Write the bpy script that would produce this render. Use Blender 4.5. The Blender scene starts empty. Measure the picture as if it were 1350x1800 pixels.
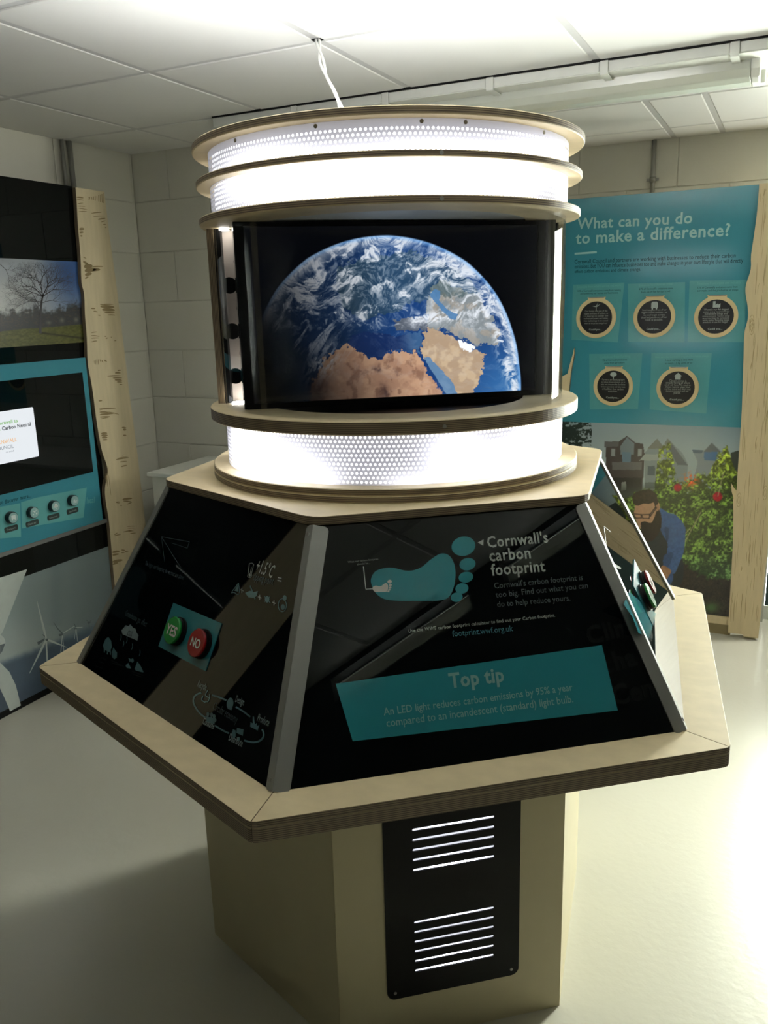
import bpy, bmesh, math, random
import numpy as np
from mathutils import Vector, Matrix, geometry
random.seed(7); rng = np.random.default_rng(7)
SC = bpy.context.scene; COL = SC.collection
PI = math.pi

# ------------------------------------------------------------------ camera
CP = Vector((0.757, -1.62, 1.55))
YAW, PITCH, ROLL, FPX = 0.4520, -0.2398, -0.0268, 1480.44
def _basis():
    cp, sp, cr, sr = math.cos(PITCH), math.sin(PITCH), math.cos(ROLL), math.sin(ROLL)
    fw = Vector((0, cp, sp)); up = Vector((0, -sp, cp)); rt = Vector((1, 0, 0))
    R = Matrix.Rotation(YAW, 3, 'Z')
    return R @ (cr*rt + sr*up), R @ (-sr*rt + cr*up), R @ fw
RT, UP, FW = _basis()
cam = bpy.data.cameras.new('camera'); camo = bpy.data.objects.new('camera', cam); COL.objects.link(camo)
m = Matrix((RT, UP, -FW)).transposed().to_4x4(); m.translation = CP; camo.matrix_world = m
cam.sensor_fit = 'VERTICAL'; cam.sensor_height = 36; cam.lens = 36*FPX/1800; cam.clip_start = 0.02
SC.camera = camo
# ------------------------------------------------------------------ colour management, world, lights
SC.view_settings.view_transform = 'Standard'; SC.view_settings.look = 'None'
SC.view_settings.gamma = 1; SC.view_settings.use_curve_mapping = False
SC.view_settings.exposure = 0.36
W = bpy.data.worlds.new('overcast_sky'); SC.world = W; W.use_nodes = True
W.node_tree.nodes['Background'].inputs[0].default_value = (0.97, 1.0, 0.92, 1)
W.node_tree.nodes['Background'].inputs[1].default_value = 26.0
LIGHTS = dict(door=(96, (1.0, 1.0, 0.89)), drum=(42, (0.95, 0.96, 1.0)))
def area(name, loc, target, sx, sy, power, col):
    l = bpy.data.lights.new(name, 'AREA'); l.shape = 'RECTANGLE'; l.size = sx; l.size_y = sy
    l.energy = power; l.color = col
    o = bpy.data.objects.new(name, l); COL.objects.link(o); o.location = loc
    o.rotation_euler = (Vector(target)-Vector(loc)).to_track_quat('-Z', 'Y').to_euler()
    return o
area('door_daylight', (1.42, 2.80, 1.37), (0.2, 0.0, 0.3), 0.42, 1.1, *LIGHTS['door'])

# ------------------------------------------------------------------ picture-to-plane geometry helpers
def ray(x, y): return FW + RT*((x-675)/FPX) - UP*((y-900)/FPX)
def pr(P):
    d = Vector(P)-CP; z = d.dot(FW); return 675+FPX*d.dot(RT)/z, 900-FPX*d.dot(UP)/z
class Plane:
    """a real plane of the room; carries print and decals"""
    def __init__(s, p, n, u=None):
        s.p = Vector(p); s.n = Vector(n).normalized()
        s.u = (Vector(u) if u is not None else Vector((0, 0, 1)).cross(s.n)).normalized(); s.v = s.n.cross(s.u)
    def bp(s, x, y, off=0.0):
        d = ray(x, y); t = (s.p-CP+s.n*off).dot(s.n)/d.dot(s.n); return CP+d*t
    def uv(s, P): q = Vector(P)-s.p; return q.dot(s.u), q.dot(s.v)
    def at(s, a, b, off=0): return s.p+s.u*a+s.v*b+s.n*off
def sl(c):
    c = np.asarray(c, float)/255.0
    return np.where(c <= 0.04045, c/12.92, ((c+0.055)/1.055)**2.4)
# ------------------------------------------------------------------ materials
MATS = {}
def nmat(name):
    m = bpy.data.materials.new(name); m.use_nodes = True; nt = m.node_tree
    return m, nt, nt.nodes['Principled BSDF'], nt.nodes['Material Output']
def N(nt, t, **k):
    n = nt.nodes.new(t)
    for a, b in k.items(): setattr(n, a, b)
    return n
def plain(name, rgb, rough=0.5, metal=0.0, emit=0.0, spec=None, noise=0.06, nscale=30, bump=0.0, trans=0.0, bscale=None):
    if name in MATS: return MATS[name]
    m, nt, b, o = nmat(name); c = sl(rgb)
    t = N(nt, 'ShaderNodeTexCoord'); nz = N(nt, 'ShaderNodeTexNoise'); nz.inputs['Scale'].default_value = nscale
    nt.links.new(t.outputs['Object'], nz.inputs['Vector'])
    mr = N(nt, 'ShaderNodeMapRange'); mr.inputs[3].default_value = 1-noise; mr.inputs[4].default_value = 1+noise
    nt.links.new(nz.outputs[0], mr.inputs[0])
    mx = N(nt, 'ShaderNodeVectorMath', operation='SCALE'); mx.inputs[0].default_value = tuple(c)
    nt.links.new(mr.outputs[0], mx.inputs['Scale']); nt.links.new(mx.outputs[0], b.inputs['Base Color'])
    b.inputs['Roughness'].default_value = rough; b.inputs['Metallic'].default_value = metal
    if spec is not None: b.inputs['Specular IOR Level'].default_value = spec
    if emit:
        b.inputs['Emission Color'].default_value = (*c, 1); b.inputs['Emission Strength'].default_value = emit
    if bump:
        n2 = N(nt, 'ShaderNodeTexNoise'); n2.inputs['Scale'].default_value = bscale or nscale*4
        nt.links.new(t.outputs['Object'], n2.inputs['Vector'])
        bu = N(nt, 'ShaderNodeBump'); bu.inputs['Strength'].default_value = bump; bu.inputs['Distance'].default_value = 0.004
        nt.links.new(n2.outputs[0], bu.inputs['Height']); nt.links.new(bu.outputs[0], b.inputs['Normal'])
    MATS[name] = m; return m
def plywood(name, axis, face=(208, 192, 154), edge=(142, 126, 100), dark=(84, 70, 54), period=0.0032):
    """birch ply: pale face veneer, striped plies on the cut edges. axis = thickness direction"""
    m, nt, b, o = nmat(name); L = nt.links
    t = N(nt, 'ShaderNodeTexCoord'); sep = N(nt, 'ShaderNodeSeparateXYZ'); L.new(t.outputs['Object'], sep.inputs[0])
    nz = N(nt, 'ShaderNodeTexNoise'); nz.inputs['Scale'].default_value = 14; nz.inputs['Detail'].default_value = 4
    L.new(t.outputs['Object'], nz.inputs[0])
    ad = N(nt, 'ShaderNodeMath', operation='MULTIPLY_ADD'); L.new(nz.outputs[0], ad.inputs[0]); ad.inputs[1].default_value = 0.0012
    L.new(sep.outputs['XYZ'.index(axis)], ad.inputs[2])
    dv = N(nt, 'ShaderNodeMath', operation='DIVIDE'); L.new(ad.outputs[0], dv.inputs[0]); dv.inputs[1].default_value = period/ (2*PI)
    sn = N(nt, 'ShaderNodeMath', operation='SINE'); L.new(dv.outputs[0], sn.inputs[0])
    cr = N(nt, 'ShaderNodeValToRGB'); L.new(sn.outputs[0], cr.inputs[0])
    mr = N(nt, 'ShaderNodeMapRange'); mr.inputs[1].default_value = -1; L.new(sn.outputs[0], mr.inputs[0]); L.new(mr.outputs[0], cr.inputs[0])
    cr.color_ramp.elements[0].position = 0.25; cr.color_ramp.elements[0].color = (*sl(dark), 1)
    cr.color_ramp.elements[1].position = 0.6; cr.color_ramp.elements[1].color = (*sl(edge), 1)
    # face grain
    mp = N(nt, 'ShaderNodeMapping'); mp.inputs['Scale'].default_value = (6, 9, 3) if axis == 'Z' else ((3, 14, 2) if axis == 'X' else (14, 3, 2))
    L.new(t.outputs['Object'], mp.inputs[0]); g = N(nt, 'ShaderNodeTexNoise'); g.inputs['Scale'].default_value = 4; g.inputs['Detail'].default_value = 5
    L.new(mp.outputs[0], g.inputs[0])
    cg = N(nt, 'ShaderNodeValToRGB'); L.new(g.outputs[0], cg.inputs[0])
    f = np.array(face); cg.color_ramp.elements[0].position = 0.3; cg.color_ramp.elements[0].color = (*sl(f*0.97), 1)
    cg.color_ramp.elements[1].position = 0.7; cg.color_ramp.elements[1].color = (*sl(np.minimum(f*1.02, 255)), 1)
    ge = N(nt, 'ShaderNodeSeparateXYZ'); L.new(t.outputs['Normal'], ge.inputs[0])
    ab = N(nt, 'ShaderNodeMath', operation='ABSOLUTE'); L.new(ge.outputs['XYZ'.index(axis)], ab.inputs[0])
    gt = N(nt, 'ShaderNodeMath', operation='GREATER_THAN'); gt.inputs[1].default_value = 0.6; L.new(ab.outputs[0], gt.inputs[0])
    mx = N(nt, 'ShaderNodeMix', data_type='RGBA'); L.new(gt.outputs[0], mx.inputs[0]); L.new(cr.outputs[0], mx.inputs[6]); L.new(cg.outputs[0], mx.inputs[7])
    L.new(mx.outputs[2], b.inputs['Base Color']); b.inputs['Roughness'].default_value = 0.55
    MATS[name] = m; return m
PLY = plywood('birch_plywood', 'Z')
PLYX = plywood('birch_plywood_facing_x', 'X', face=(206, 192, 158))
PLYY = plywood('birch_plywood_facing_y', 'Y', face=(204, 186, 150))
def vcol(name, rough=0.3, emit=0.0, spec=0.5):
    m, nt, b, o = nmat(name); a = N(nt, 'ShaderNodeAttribute'); a.attribute_name = 'print'
    if emit:
        b.inputs['Base Color'].default_value = (0.005, 0.005, 0.006, 1)
        nt.links.new(a.outputs['Color'], b.inputs['Emission Color']); b.inputs['Emission Strength'].default_value = emit
    else: nt.links.new(a.outputs['Color'], b.inputs['Base Color'])
    b.inputs['Roughness'].default_value = rough; b.inputs['Specular IOR Level'].default_value = spec
    return m
M_WALL = plain('painted_blockwork', (210, 209, 196), 0.62, noise=0.03, nscale=6, bump=0.2, bscale=90)
M_JOINT = plain('painted_mortar', (204, 203, 190), 0.7, bump=0.2)
M_TILE = plain('ceiling_tile_white', (218, 218, 214), 0.75, noise=0.02, nscale=4)
M_BAR = plain('ceiling_grid_white', (196, 196, 194), 0.5)
M_WHITE = plain('white_enamel', (226, 228, 220), 0.35)
M_PVC = plain('white_trunking_plastic', (214, 216, 208), 0.35)
M_BLACK = plain('black_acrylic_print', (5, 9, 10), 0.015, spec=0.34, noise=0.02)
M_BLACKM = plain('black_matt', (8, 8, 9), 0.5, spec=0.2)
M_DARKW = plain('dark_display_wall', (44, 44, 42), 0.7)
M_ALU = plain('brushed_aluminium', (168, 170, 166), 0.42, metal=0.75, noise=0.04, nscale=60)
M_ALUD = plain('grey_powder_metal', (120, 122, 122), 0.45, metal=0.5)
M_STEEL = plain('galvanised_steel', (150, 150, 144), 0.4, metal=0.35)
M_TEAL = plain('teal_print', (60, 136, 154), 0.14, noise=0.02)
M_TEALK = plain('teal_print_on_panel', (44, 128, 138), 0.10, noise=0.03)
M_TEALL = plain('pale_teal_print', (96, 166, 168), 0.16, noise=0.04)
M_INK = plain('dark_print', (20, 58, 66), 0.2)
M_GREYINK = plain('grey_print', (150, 154, 150), 0.3)
M_PALEINK = plain('pale_print', (190, 196, 190), 0.12)
M_DIMINK = plain('dim_grey_print', (64, 76, 80), 0.12)
M_FAINT = plain('faint_print', (30, 38, 40), 0.12)
M_WTEXT = plain('soft_white_print', (150, 196, 196), 0.2)
M_LTEXT = plain('light_lettering', (168, 178, 176), 0.2)
M_MARK = plain('burnt_engraving', (138, 120, 82), 0.7)
M_MARKL = plain('light_engraving', (150, 130, 90), 0.7)

# ------------------------------------------------------------------ object helpers
def tag(o, label=None, cat=None, group=None, kind=None):
    if label: o['label'] = label
    if cat: o['category'] = cat
    if group: o['group'] = group
    if kind: o['kind'] = kind
    return o
def empty(name, loc, label, cat, group=None):
    o = bpy.data.objects.new(name, None); COL.objects.link(o); o.location = loc; o.empty_display_size = 0.05
    return tag(o, label, cat, group)
def wpos(o):
    v = Vector((0, 0, 0))
    while o is not None: v += o.location; o = o.parent
    return v
def link(name, me, mat, parent=None, label=None):
    """mesh built in world coordinates; the object's origin goes to its lowest centre"""
    if mat is not None and not me.materials: me.materials.append(mat)
    o = bpy.data.objects.new(name, me); COL.objects.link(o)
    if parent is not None:
        o.parent = parent; o.location = -wpos(parent)
    if label: o['label'] = label
    return o
def mk(name, vs, fs, mat, parent=None, label=None, smooth=False):
    me = bpy.data.meshes.new(name); me.from_pydata([tuple(v) for v in vs], [], fs); me.update()
    if smooth: me.shade_smooth()
    return link(name, me, mat, parent, label)
class MB:
    def __init__(s): s.v = []; s.f = []
    def add(s, vs, fs):
        k = len(s.v); s.v += [tuple(v) for v in vs]; s.f += [tuple(i+k for i in f) for f in fs]; return s
    def box(s, x0, x1, y0, y1, z0, z1):
        return s.add([(x0,y0,z0),(x1,y0,z0),(x1,y1,z0),(x0,y1,z0),(x0,y0,z1),(x1,y0,z1),(x1,y1,z1),(x0,y1,z1)],
                     [(0,3,2,1),(4,5,6,7),(0,1,5,4),(1,2,6,5),(2,3,7,6),(3,0,4,7)])
    def prism(s, poly, n, h):
        """poly: list of 3D points (ccw about n), extruded by +n*h"""
        n = Vector(n).normalized(); k = len(poly); a = [Vector(p) for p in poly]; b = [p+n*h for p in a]
        tri = geometry.tessellate_polygon([a])
        fs = []
        for t in tri:
            nn = (a[t[1]]-a[t[0]]).cross(a[t[2]]-a[t[0]])
            t = tuple(t) if nn.dot(n) > 0 else tuple(reversed(t))
            fs.append(tuple(i+k for i in t)); fs.append(tuple(reversed(t)))
        ar = Vector((0, 0, 0))
        for i in range(k): ar += a[i].cross(a[(i+1) % k])
        for i in range(k):
            j = (i+1) % k
            fs.append((i, j, j+k, i+k) if ar.dot(n) > 0 else (j, i, i+k, j+k))
        return s.add(a+b, fs)
    def tube(s, pts, r, n=8, caps=True):
        pts = [Vector(p) for p in pts]; rings = []; k0 = len(s.v); up = None
        for i, p in enumerate(pts):
            d = (pts[min(i+1, len(pts)-1)]-pts[max(i-1, 0)]).normalized()
            if up is None: up = Vector((0, 0, 1)) if abs(d.z) < .9 else Vector((1, 0, 0))
            x = d.cross(up).normalized(); y = d.cross(x).normalized(); up = -y if False else up
            rr = r[i] if isinstance(r, (list, tuple)) else r
            s.v += [tuple(p+x*math.cos(a)*rr+y*math.sin(a)*rr) for a in [2*PI*q/n for q in range(n)]]
        for i in range(len(pts)-1):
            for q in range(n):
                a = k0+i*n+q; b = k0+i*n+(q+1) % n
                s.f.append((a, b, b+n, a+n))
        if caps:
            s.f.append(tuple(k0+q for q in reversed(range(n)))); s.f.append(tuple(k0+(len(pts)-1)*n+q for q in range(n)))
        return s
    def lathe(s, prof, n=96, a0=0, a1=2*PI, closed=True, c=(0, 0)):
        """prof: (r,z) loop; full or partial turn"""
        full = abs(a1-a0-2*PI) < 1e-6; k0 = len(s.v); m_ = len(prof); cnt = n if full else n+1
        for i in range(cnt):
            a = a0+(a1-a0)*i/n
            s.v += [(c[0]+r*math.cos(a), c[1]+r*math.sin(a), z) for r, z in prof]
        for i in range(n):
            for j in range(m_ if closed else m_-1):
                p = k0+i*m_+j; q = k0+i*m_+(j+1) % m_
                p2 = k0+((i+1) % cnt)*m_+j; q2 = k0+((i+1) % cnt)*m_+(j+1) % m_
                s.f.append((p, p2, q2, q))
        if not full and closed:
            s.f.append(tuple(k0+j for j in range(m_))); s.f.append(tuple(k0+n*m_+j for j in reversed(range(m_))))
        return s
    def build(s, name, mat, parent=None, label=None, smooth=False, bevel=0):
        o = mk(name, s.v, s.f, mat, parent, label, smooth)
        if bevel:
            md = o.modifiers.new('bevel', 'BEVEL'); md.width = bevel; md.segments = 2; md.limit_method = 'ANGLE'
        return o
def tess(polys3, eps_n):
    vs, fs = [], []
    for poly in polys3:
        k = len(vs); vs += poly
        for t in geometry.tessellate_polygon([poly]):
            a, b, c = (poly[i] for i in t)
            fs.append(tuple(i+k for i in (t if (b-a).cross(c-a).dot(eps_n) > 0 else reversed(t))))
    return vs, fs
def decal(name, polys, pl, mat, parent, off=0.0006, label=None):
    """flat print: polygons given as picture points, laid on the real plane"""
    P3 = [[pl.bp(x, y, off) for x, y in poly] for poly in polys]
    vs, fs = tess(P3, pl.n)
    return mk(name, vs, fs, mat, parent, label)
def ell(cx, cy, rx, ry, rot=0, n=28, a0=0, a1=360):
    r = math.radians(rot); out = []
    for i in range(n):
        a = math.radians(a0+(a1-a0)*i/(n if a1-a0 == 360 else n-1)); x, y = rx*math.cos(a), ry*math.sin(a)
        out.append((cx+x*math.cos(r)-y*math.sin(r), cy+x*math.sin(r)+y*math.cos(r)))
    return out
def stroke(pts, w):
    """picture polyline to a thin polygon set"""
    out = []
    for i in range(len(pts)-1):
        (x0, y0), (x1, y1) = pts[i], pts[i+1]; L = math.hypot(x1-x0, y1-y0) or 1
        w0 = w[i] if isinstance(w, (list, tuple)) else w; w1 = w[i+1] if isinstance(w, (list, tuple)) else w
        nx, ny = -(y1-y0)/L/2, (x1-x0)/L/2
        out.append([(x0+nx*w0, y0+ny*w0), (x1+nx*w1, y1+ny*w1), (x1-nx*w1, y1-ny*w1), (x0-nx*w0, y0-ny*w0)])
    return out
def spline(pts, n=6):
    out = []; P = [pts[0]]+list(pts)+[pts[-1]]
    for i in range(1, len(P)-2):
        for k in range(n):
            t = k/n; a, b, c, d = P[i-1], P[i], P[i+1], P[i+2]
            out.append(tuple(0.5*(2*b[j]+(c[j]-a[j])*t+(2*a[j]-5*b[j]+4*c[j]-d[j])*t*t+(3*b[j]-a[j]-3*c[j]+d[j])*t**3) for j in (0, 1)))
    out.append(pts[-1]); return out
def cspline(pts, n=6):
    out = []; k = len(pts)
    for i in range(k):
        a, b, c, d = pts[i-1], pts[i], pts[(i+1) % k], pts[(i+2) % k]
        for q in range(n):
            t = q/n
            out.append(tuple(0.5*(2*b[j]+(c[j]-a[j])*t+(2*a[j]-5*b[j]+4*c[j]-d[j])*t*t+(3*b[j]-a[j]-3*c[j]+d[j])*t**3) for j in (0, 1)))
    return out
_DG = None
def text(s, p0, p1, pl, mat, parent, off=0.0007, bold=0.0, ys=None, name='lettering', cond=1.0, size=None):
    """lettering whose baseline runs from picture point p0 to p1 on the plane"""
    cu = bpy.data.curves.new('t', 'FONT'); cu.body = s; cu.size = 1; cu.offset = bold; cu.resolution_u = 2; cu.space_character = 1.06 if bold > .009 else 1.0
    o = bpy.data.objects.new('t', cu); COL.objects.link(o)
    bpy.context.view_layer.update()
    me = bpy.data.meshes.new_from_object(o.evaluated_get(bpy.context.evaluated_depsgraph_get()))
    bpy.data.objects.remove(o); bpy.data.curves.remove(cu)
    n = len(me.vertices); co = np.empty(n*3, np.float32); me.vertices.foreach_get('co', co); co = co.reshape(-1, 3)
    x0, x1 = co[:, 0].min(), co[:, 0].max(); A = pl.bp(*p0, off); B = pl.bp(*p1, off)
    U = (B-A); L = U.length; U = U.normalized(); V = pl.n.cross(U)
    sx = L/(x1-x0); sy = ys if ys else sx*cond
    out = np.array(A)[None, :]+np.outer((co[:, 0]-x0)*sx, np.array(U))+np.outer(co[:, 1]*sy, np.array(V))
    if bold > .009:   # overlapping contours of thickened letters are kept a hair apart so they never coincide
        lab = list(range(n))
        def root(i):
            while lab[i] != i: lab[i] = lab[lab[i]]; i = lab[i]
            return i
        for e_ in me.edges:
            a_, b_ = root(e_.vertices[0]), root(e_.vertices[1]); lab[a_] = b_
        ids = {}; off_ = np.array([ids.setdefault(root(i), len(ids)) % 4 for i in range(n)])*4e-5
        out = out+np.outer(off_, np.array(pl.n))
    me.vertices.foreach_set('co', out.astype(np.float32).ravel()); me.materials.clear()
    bm = bmesh.new(); bm.from_mesh(me)
    bmesh.ops.dissolve_degenerate(bm, dist=1e-6, edges=bm.edges)
    for f_ in bm.faces:
        f_.smooth = False; f_.normal_update()
        if f_.normal.dot(pl.n) < 0: f_.normal_flip()
    bm.to_mesh(me); bm.free(); me.update()
    return link(name, me, mat, parent)
# numpy painting helpers
def vnoise(x, y, seed=0):
    xi = np.floor(x).astype(np.int64); yi = np.floor(y).astype(np.int64); fx = x-xi; fy = y-yi
    fx = fx*fx*(3-2*fx); fy = fy*fy*(3-2*fy)
    def h(a, b):
        n = (a*374761393+b*668265263+seed*1442695041) & 0xffffffff
        n = ((n ^ (n >> 13))*1274126177) & 0xffffffff
        return ((n ^ (n >> 16)) & 0xffff)/65535.0
    return (h(xi, yi)*(1-fx)+h(xi+1, yi)*fx)*(1-fy)+(h(xi, yi+1)*(1-fx)+h(xi+1, yi+1)*fx)*fy
def fbm(x, y, o=5, seed=0):
    s = 0; a = 0.5; t = 0
    for i in range(o): s = s+a*vnoise(x*2**i, y*2**i, seed+i*17); t += a; a *= 0.55
    return s/t
def inpoly(x, y, poly):
    r = np.zeros(x.shape, bool); k = len(poly); j = k-1
    for i in range(k):
        xi, yi = poly[i]; xj, yj = poly[j]
        if yi != yj: r ^= ((yi > y) != (yj > y)) & (x < (xj-xi)*(y-yi)/(yj-yi)+xi)
        j = i
    return r
def smooth(a, b, x): t = np.clip((x-a)/(b-a), 0, 1); return t*t*(3-2*t)
def lay(c, col, a): return c*(1-a[..., None])+np.asarray(col, float)*a[..., None]
def picture(name, pl, box, nx, ny, paint, mat, parent, off=0.0004, label=None):
    """dense printed sheet; box = (u0,u1,v0,v1) on the plane, paint(x,y) -> sRGB 0..255"""
    u = np.linspace(box[0], box[1], nx); v = np.linspace(box[2], box[3], ny); uu, vv = np.meshgrid(u, v)
    P = np.array(pl.p)+uu[..., None]*np.array(pl.u)+vv[..., None]*np.array(pl.v)+np.array(pl.n)*off
    d = P-np.array(CP); z = d@np.array(FW); x = 675+FPX*(d@np.array(RT))/z; y = 900-FPX*(d@np.array(UP))/z
    c = sl(np.clip(paint(x, y), 0, 255))
    i = np.arange((ny-1)*nx).reshape(ny-1, nx)[:, :-1].ravel()
    f = np.stack([i, i+1, i+1+nx, i+nx], 1)
    me = bpy.data.meshes.new(name); me.vertices.add(nx*ny); me.vertices.foreach_set('co', P.astype(np.float32).ravel())
    me.loops.add(f.size); me.loops.foreach_set('vertex_index', f.astype(np.int32).ravel())
    me.polygons.add(len(f)); me.polygons.foreach_set('loop_start', np.arange(0, f.size, 4, dtype=np.int32)); me.update(calc_edges=True)
    at = me.color_attributes.new('print', 'FLOAT_COLOR', 'POINT')
    at.data.foreach_set('color', np.concatenate([c, np.ones(c.shape[:2]+(1,))], 2).astype(np.float32).ravel())
    return link(name, me, mat, parent, label)

# ================================================================== SETTING
ZC = 2.2613; XL = -2.10; YB = 1.67; YR = 2.72; XR = 1.84; YF = -6.0
M_FLOOR = plain('painted_concrete_floor', (198, 196, 182), 0.27, noise=0.05, nscale=2.2, bump=0.16, bscale=46, spec=0.45)
def struct(o): return tag(o, kind='structure')
struct(MB().box(-2.3, 2.2, YF-.2, 2.95, -0.1, 0).build('floor', M_FLOOR))
def holes_wall(name, axis, pos, t, a0, a1, z1, openings, mat=M_WALL):
    """wall slab with rectangular openings (a from, a to, z from, z to)"""
    mb = MB(); cuts = sorted(openings); c = a0
    def bx(p, q, za, zb):
        if q-p < 1e-4 or zb-za < 1e-4: return
        if axis == 'X': mb.box(min(pos, pos+t), max(pos, pos+t), p, q, za, zb)
        else: mb.box(p, q, min(pos, pos+t), max(pos, pos+t), za, zb)
    for (p, q, za, zb) in cuts:
        bx(c, p, 0, z1); bx(p, q, 0, za); bx(p, q, zb, z1); c = q
    bx(c, a1, 0, z1); return struct(mb.build(name, mat))
wl = struct(MB().box(XL-.15, XL-.005, YF, YB+.1, 0, 2.30).build('wall_left', M_JOINT))
ws = struct(MB().box(XL-.15, -0.9, YB+.005, YR+.1, 0, 2.30).build('wall_back_left', M_JOINT))
wb = holes_wall('wall_back', 'Y', YR+.005, .15, -0.9, XR+.15, 2.30, [(0.705, 1.66, 0, 2.02)], M_JOINT)
wr = holes_wall('wall_right', 'X', XR, .12, YF, YR+.005, 2.30, [(-2.12, -1.28, 2.115, 2.235), (-1.10, -0.45, 2.115, 2.235)], M_DARKW)
wf = holes_wall('wall_front', 'Y', YF-.15, .15, XL-.15, XR+.12, 2.30, [], M_DARKW)
# painted blocks, one object per block
def block_mesh(w, h, axis):
    b = 0.0025; d = 0.006; vs = []
    for i, (s, dd) in enumerate(((0, 0), (0, d-.0012), (b, d))):
        vs += [(s-w/2, -dd, s-h/2), (w/2-s, -dd, s-h/2), (w/2-s, -dd, h/2-s), (s-w/2, -dd, h/2-s)]
    fs = [(8, 9, 10, 11)]
    for l in (0, 4):
        for q in range(4): fs.append((l+q, l+(q+1) % 4, l+4+(q+1) % 4, l+4+q))
    me = bpy.data.meshes.new('block'); me.from_pydata(vs, [], fs); me.materials.append(M_WALL); return me
_bm = {}
def blocks(parent, axis, pos, a0, a1, joint, z0=0.0, z1=ZC+.02, skip=None):
    """face at pos; axis 'X': wall facing +X, running in Y; axis 'Y': wall facing -Y"""
    c = 0; z = z0+0.006-0.2273
    while z < z1:
        za, zb = max(z, z0), min(z+.2273, z1)
        if zb-za > .03:
            s = joint+(0.2273 if c % 2 else 0); s -= math.ceil((s-a0)/.4546)*.4546
            while s < a1:
                p, q = max(s, a0), min(s+.4546, a1)
                if q-p > .03 and not (skip and skip(p, q, za, zb)):
                    key = (round(q-p-.003, 3), round(zb-za-.003, 3))
                    if key not in _bm: _bm[key] = block_mesh(key[0], key[1], axis)
                    o = bpy.data.objects.new('block', _bm[key]); COL.objects.link(o); o.parent = parent
                    if axis == 'X': o.location = (pos-.006, (p+q)/2, (za+zb)/2); o.rotation_euler.z = PI/2
                    else: o.location = ((p+q)/2, pos+.006, (za+zb)/2)
                s += .4546
        z += .2273; c += 1
blocks(wl, 'X', XL, -1.2, YB, 1.20)
struct(MB().box(XL-.005, XL, YF, -1.2, 0, 2.28).build('wall_left_plain', M_DARKW)).name = 'wall_left_near'
blocks(ws, 'Y', YB, XL, -0.9, -1.895)
blocks(wb, 'Y', YR, -0.9, 0.70, 0.204, skip=lambda p, q, a, b: q > 0.70)
blocks(wb, 'Y', YR, 0.70, XR, 0.204, z0=2.05)
# ceiling: backing, T grid, lay-in tiles
M_GAP = plain('ceiling_void', (120, 120, 116), 0.9)
ce = struct(MB().box(-2.3, 2.2, YF-.2, 2.95, ZC+.035, ZC+.08).build('ceiling', M_GAP))
gx = [-1.691+.6*k for k in range(-1, 7)]; gx[0] = XL; gx = [-2.10, -1.691, -1.091, -0.491, 0.140, 0.760, 1.37, XR]
gy = [YF]+[0.01+.6163*k for k in range(-9, 3)]
def tiles(xs, ys):
    for i in range(len(xs)-1):
        for j in range(len(ys)-1):
            w, h = xs[i+1]-xs[i], ys[j+1]-ys[j]
            if w < .05 or h < .05: continue
            key = ('t', round(w, 3), round(h, 3))
            if key not in _bm:
                me = bpy.data.meshes.new('ceiling_tile'); a, b = w/2-.011, h/2-.011; c = .004
                me.from_pydata([(-a,-b,.012),(a,-b,.012),(a,b,.012),(-a,b,.012),(-a,-b,c-.002),(a,-b,c-.002),(a,b,c-.002),(-a,b,c-.002),
                                (-a+c,-b+c,0),(a-c,-b+c,0),(a-c,b-c,0),(-a+c,b-c,0)], [],
                               [(0,1,2,3),(0,4,5,1),(1,5,6,2),(2,6,7,3),(3,7,4,0),(4,8,9,5),(5,9,10,6),(6,10,11,7),(7,11,8,4),(8,11,10,9)])
                me.materials.append(M_TILE); _bm[key] = me
            o = bpy.data.objects.new('ceiling_tile', _bm[key]); COL.objects.link(o); o.parent = ce
            o.location = ((xs[i]+xs[i+1])/2, (ys[j]+ys[j+1])/2, ZC+.001)
def bars(xs, ys, x0, x1, y0, y1):
    mb = MB(); z0, z1 = ZC+.003, ZC+.03
    for x in xs: mb.box(x-.012, x+.012, y0, y1, z0, z0+.002); mb.box(x-.001, x+.001, y0, y1, z0+.002, z1)
    for y in ys: mb.box(x0, x1, y-.012, y+.012, z0+.0005, z0+.0025); mb.box(x0, x1, y-.001, y+.001, z0+.0025, z1)
    return mb.build('ceiling_grid', M_BAR, ce)
tiles(gx, gy+[]); bars(gx, gy, XL, XR, YF, 1.243)
tiles([XL, -1.691, -1.091, -0.9], [1.243, YB]); bars([-1.691, -1.091], [YB], XL, -0.9, 1.243, YB)
tiles([-0.9, -0.43, 0.183, 0.392, 1.0, 1.6, XR], [1.243, 1.86, 2.45, YR]); bars([-0.43, 0.183, 0.392, 1.0, 1.6], [1.86, 2.45, YR], -0.9, XR, 1.243, YR)
# glazed door in the back wall and windows
M_GLASS = bpy.data.materials.new('clear_glass'); M_GLASS.use_nodes = True
def thin_glass(m, tint=(1, 1, 1), refl=1.0, rough=0.0):
    nt = m.node_tree; nt.nodes.clear(); o = N(nt, 'ShaderNodeOutputMaterial'); tr = N(nt, 'ShaderNodeBsdfTransparent'); tr.inputs[0].default_value = (*tint, 1)
    gl = N(nt, 'ShaderNodeBsdfGlossy'); gl.inputs['Roughness'].default_value = rough; fr = N(nt, 'ShaderNodeFresnel'); fr.inputs[0].default_value = 1.45
    mu = N(nt, 'ShaderNodeMath', operation='MULTIPLY'); mu.inputs[1].default_value = refl; nt.links.new(fr.outputs[0], mu.inputs[0])
    mx = N(nt, 'ShaderNodeMixShader'); nt.links.new(mu.outputs[0], mx.inputs[0]); nt.links.new(tr.outputs[0], mx.inputs[1]); nt.links.new(gl.outputs[0], mx.inputs[2])
    nt.links.new(mx.outputs[0], o.inputs[0])
thin_glass(M_GLASS, (0.96, 0.98, 0.97))
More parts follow.
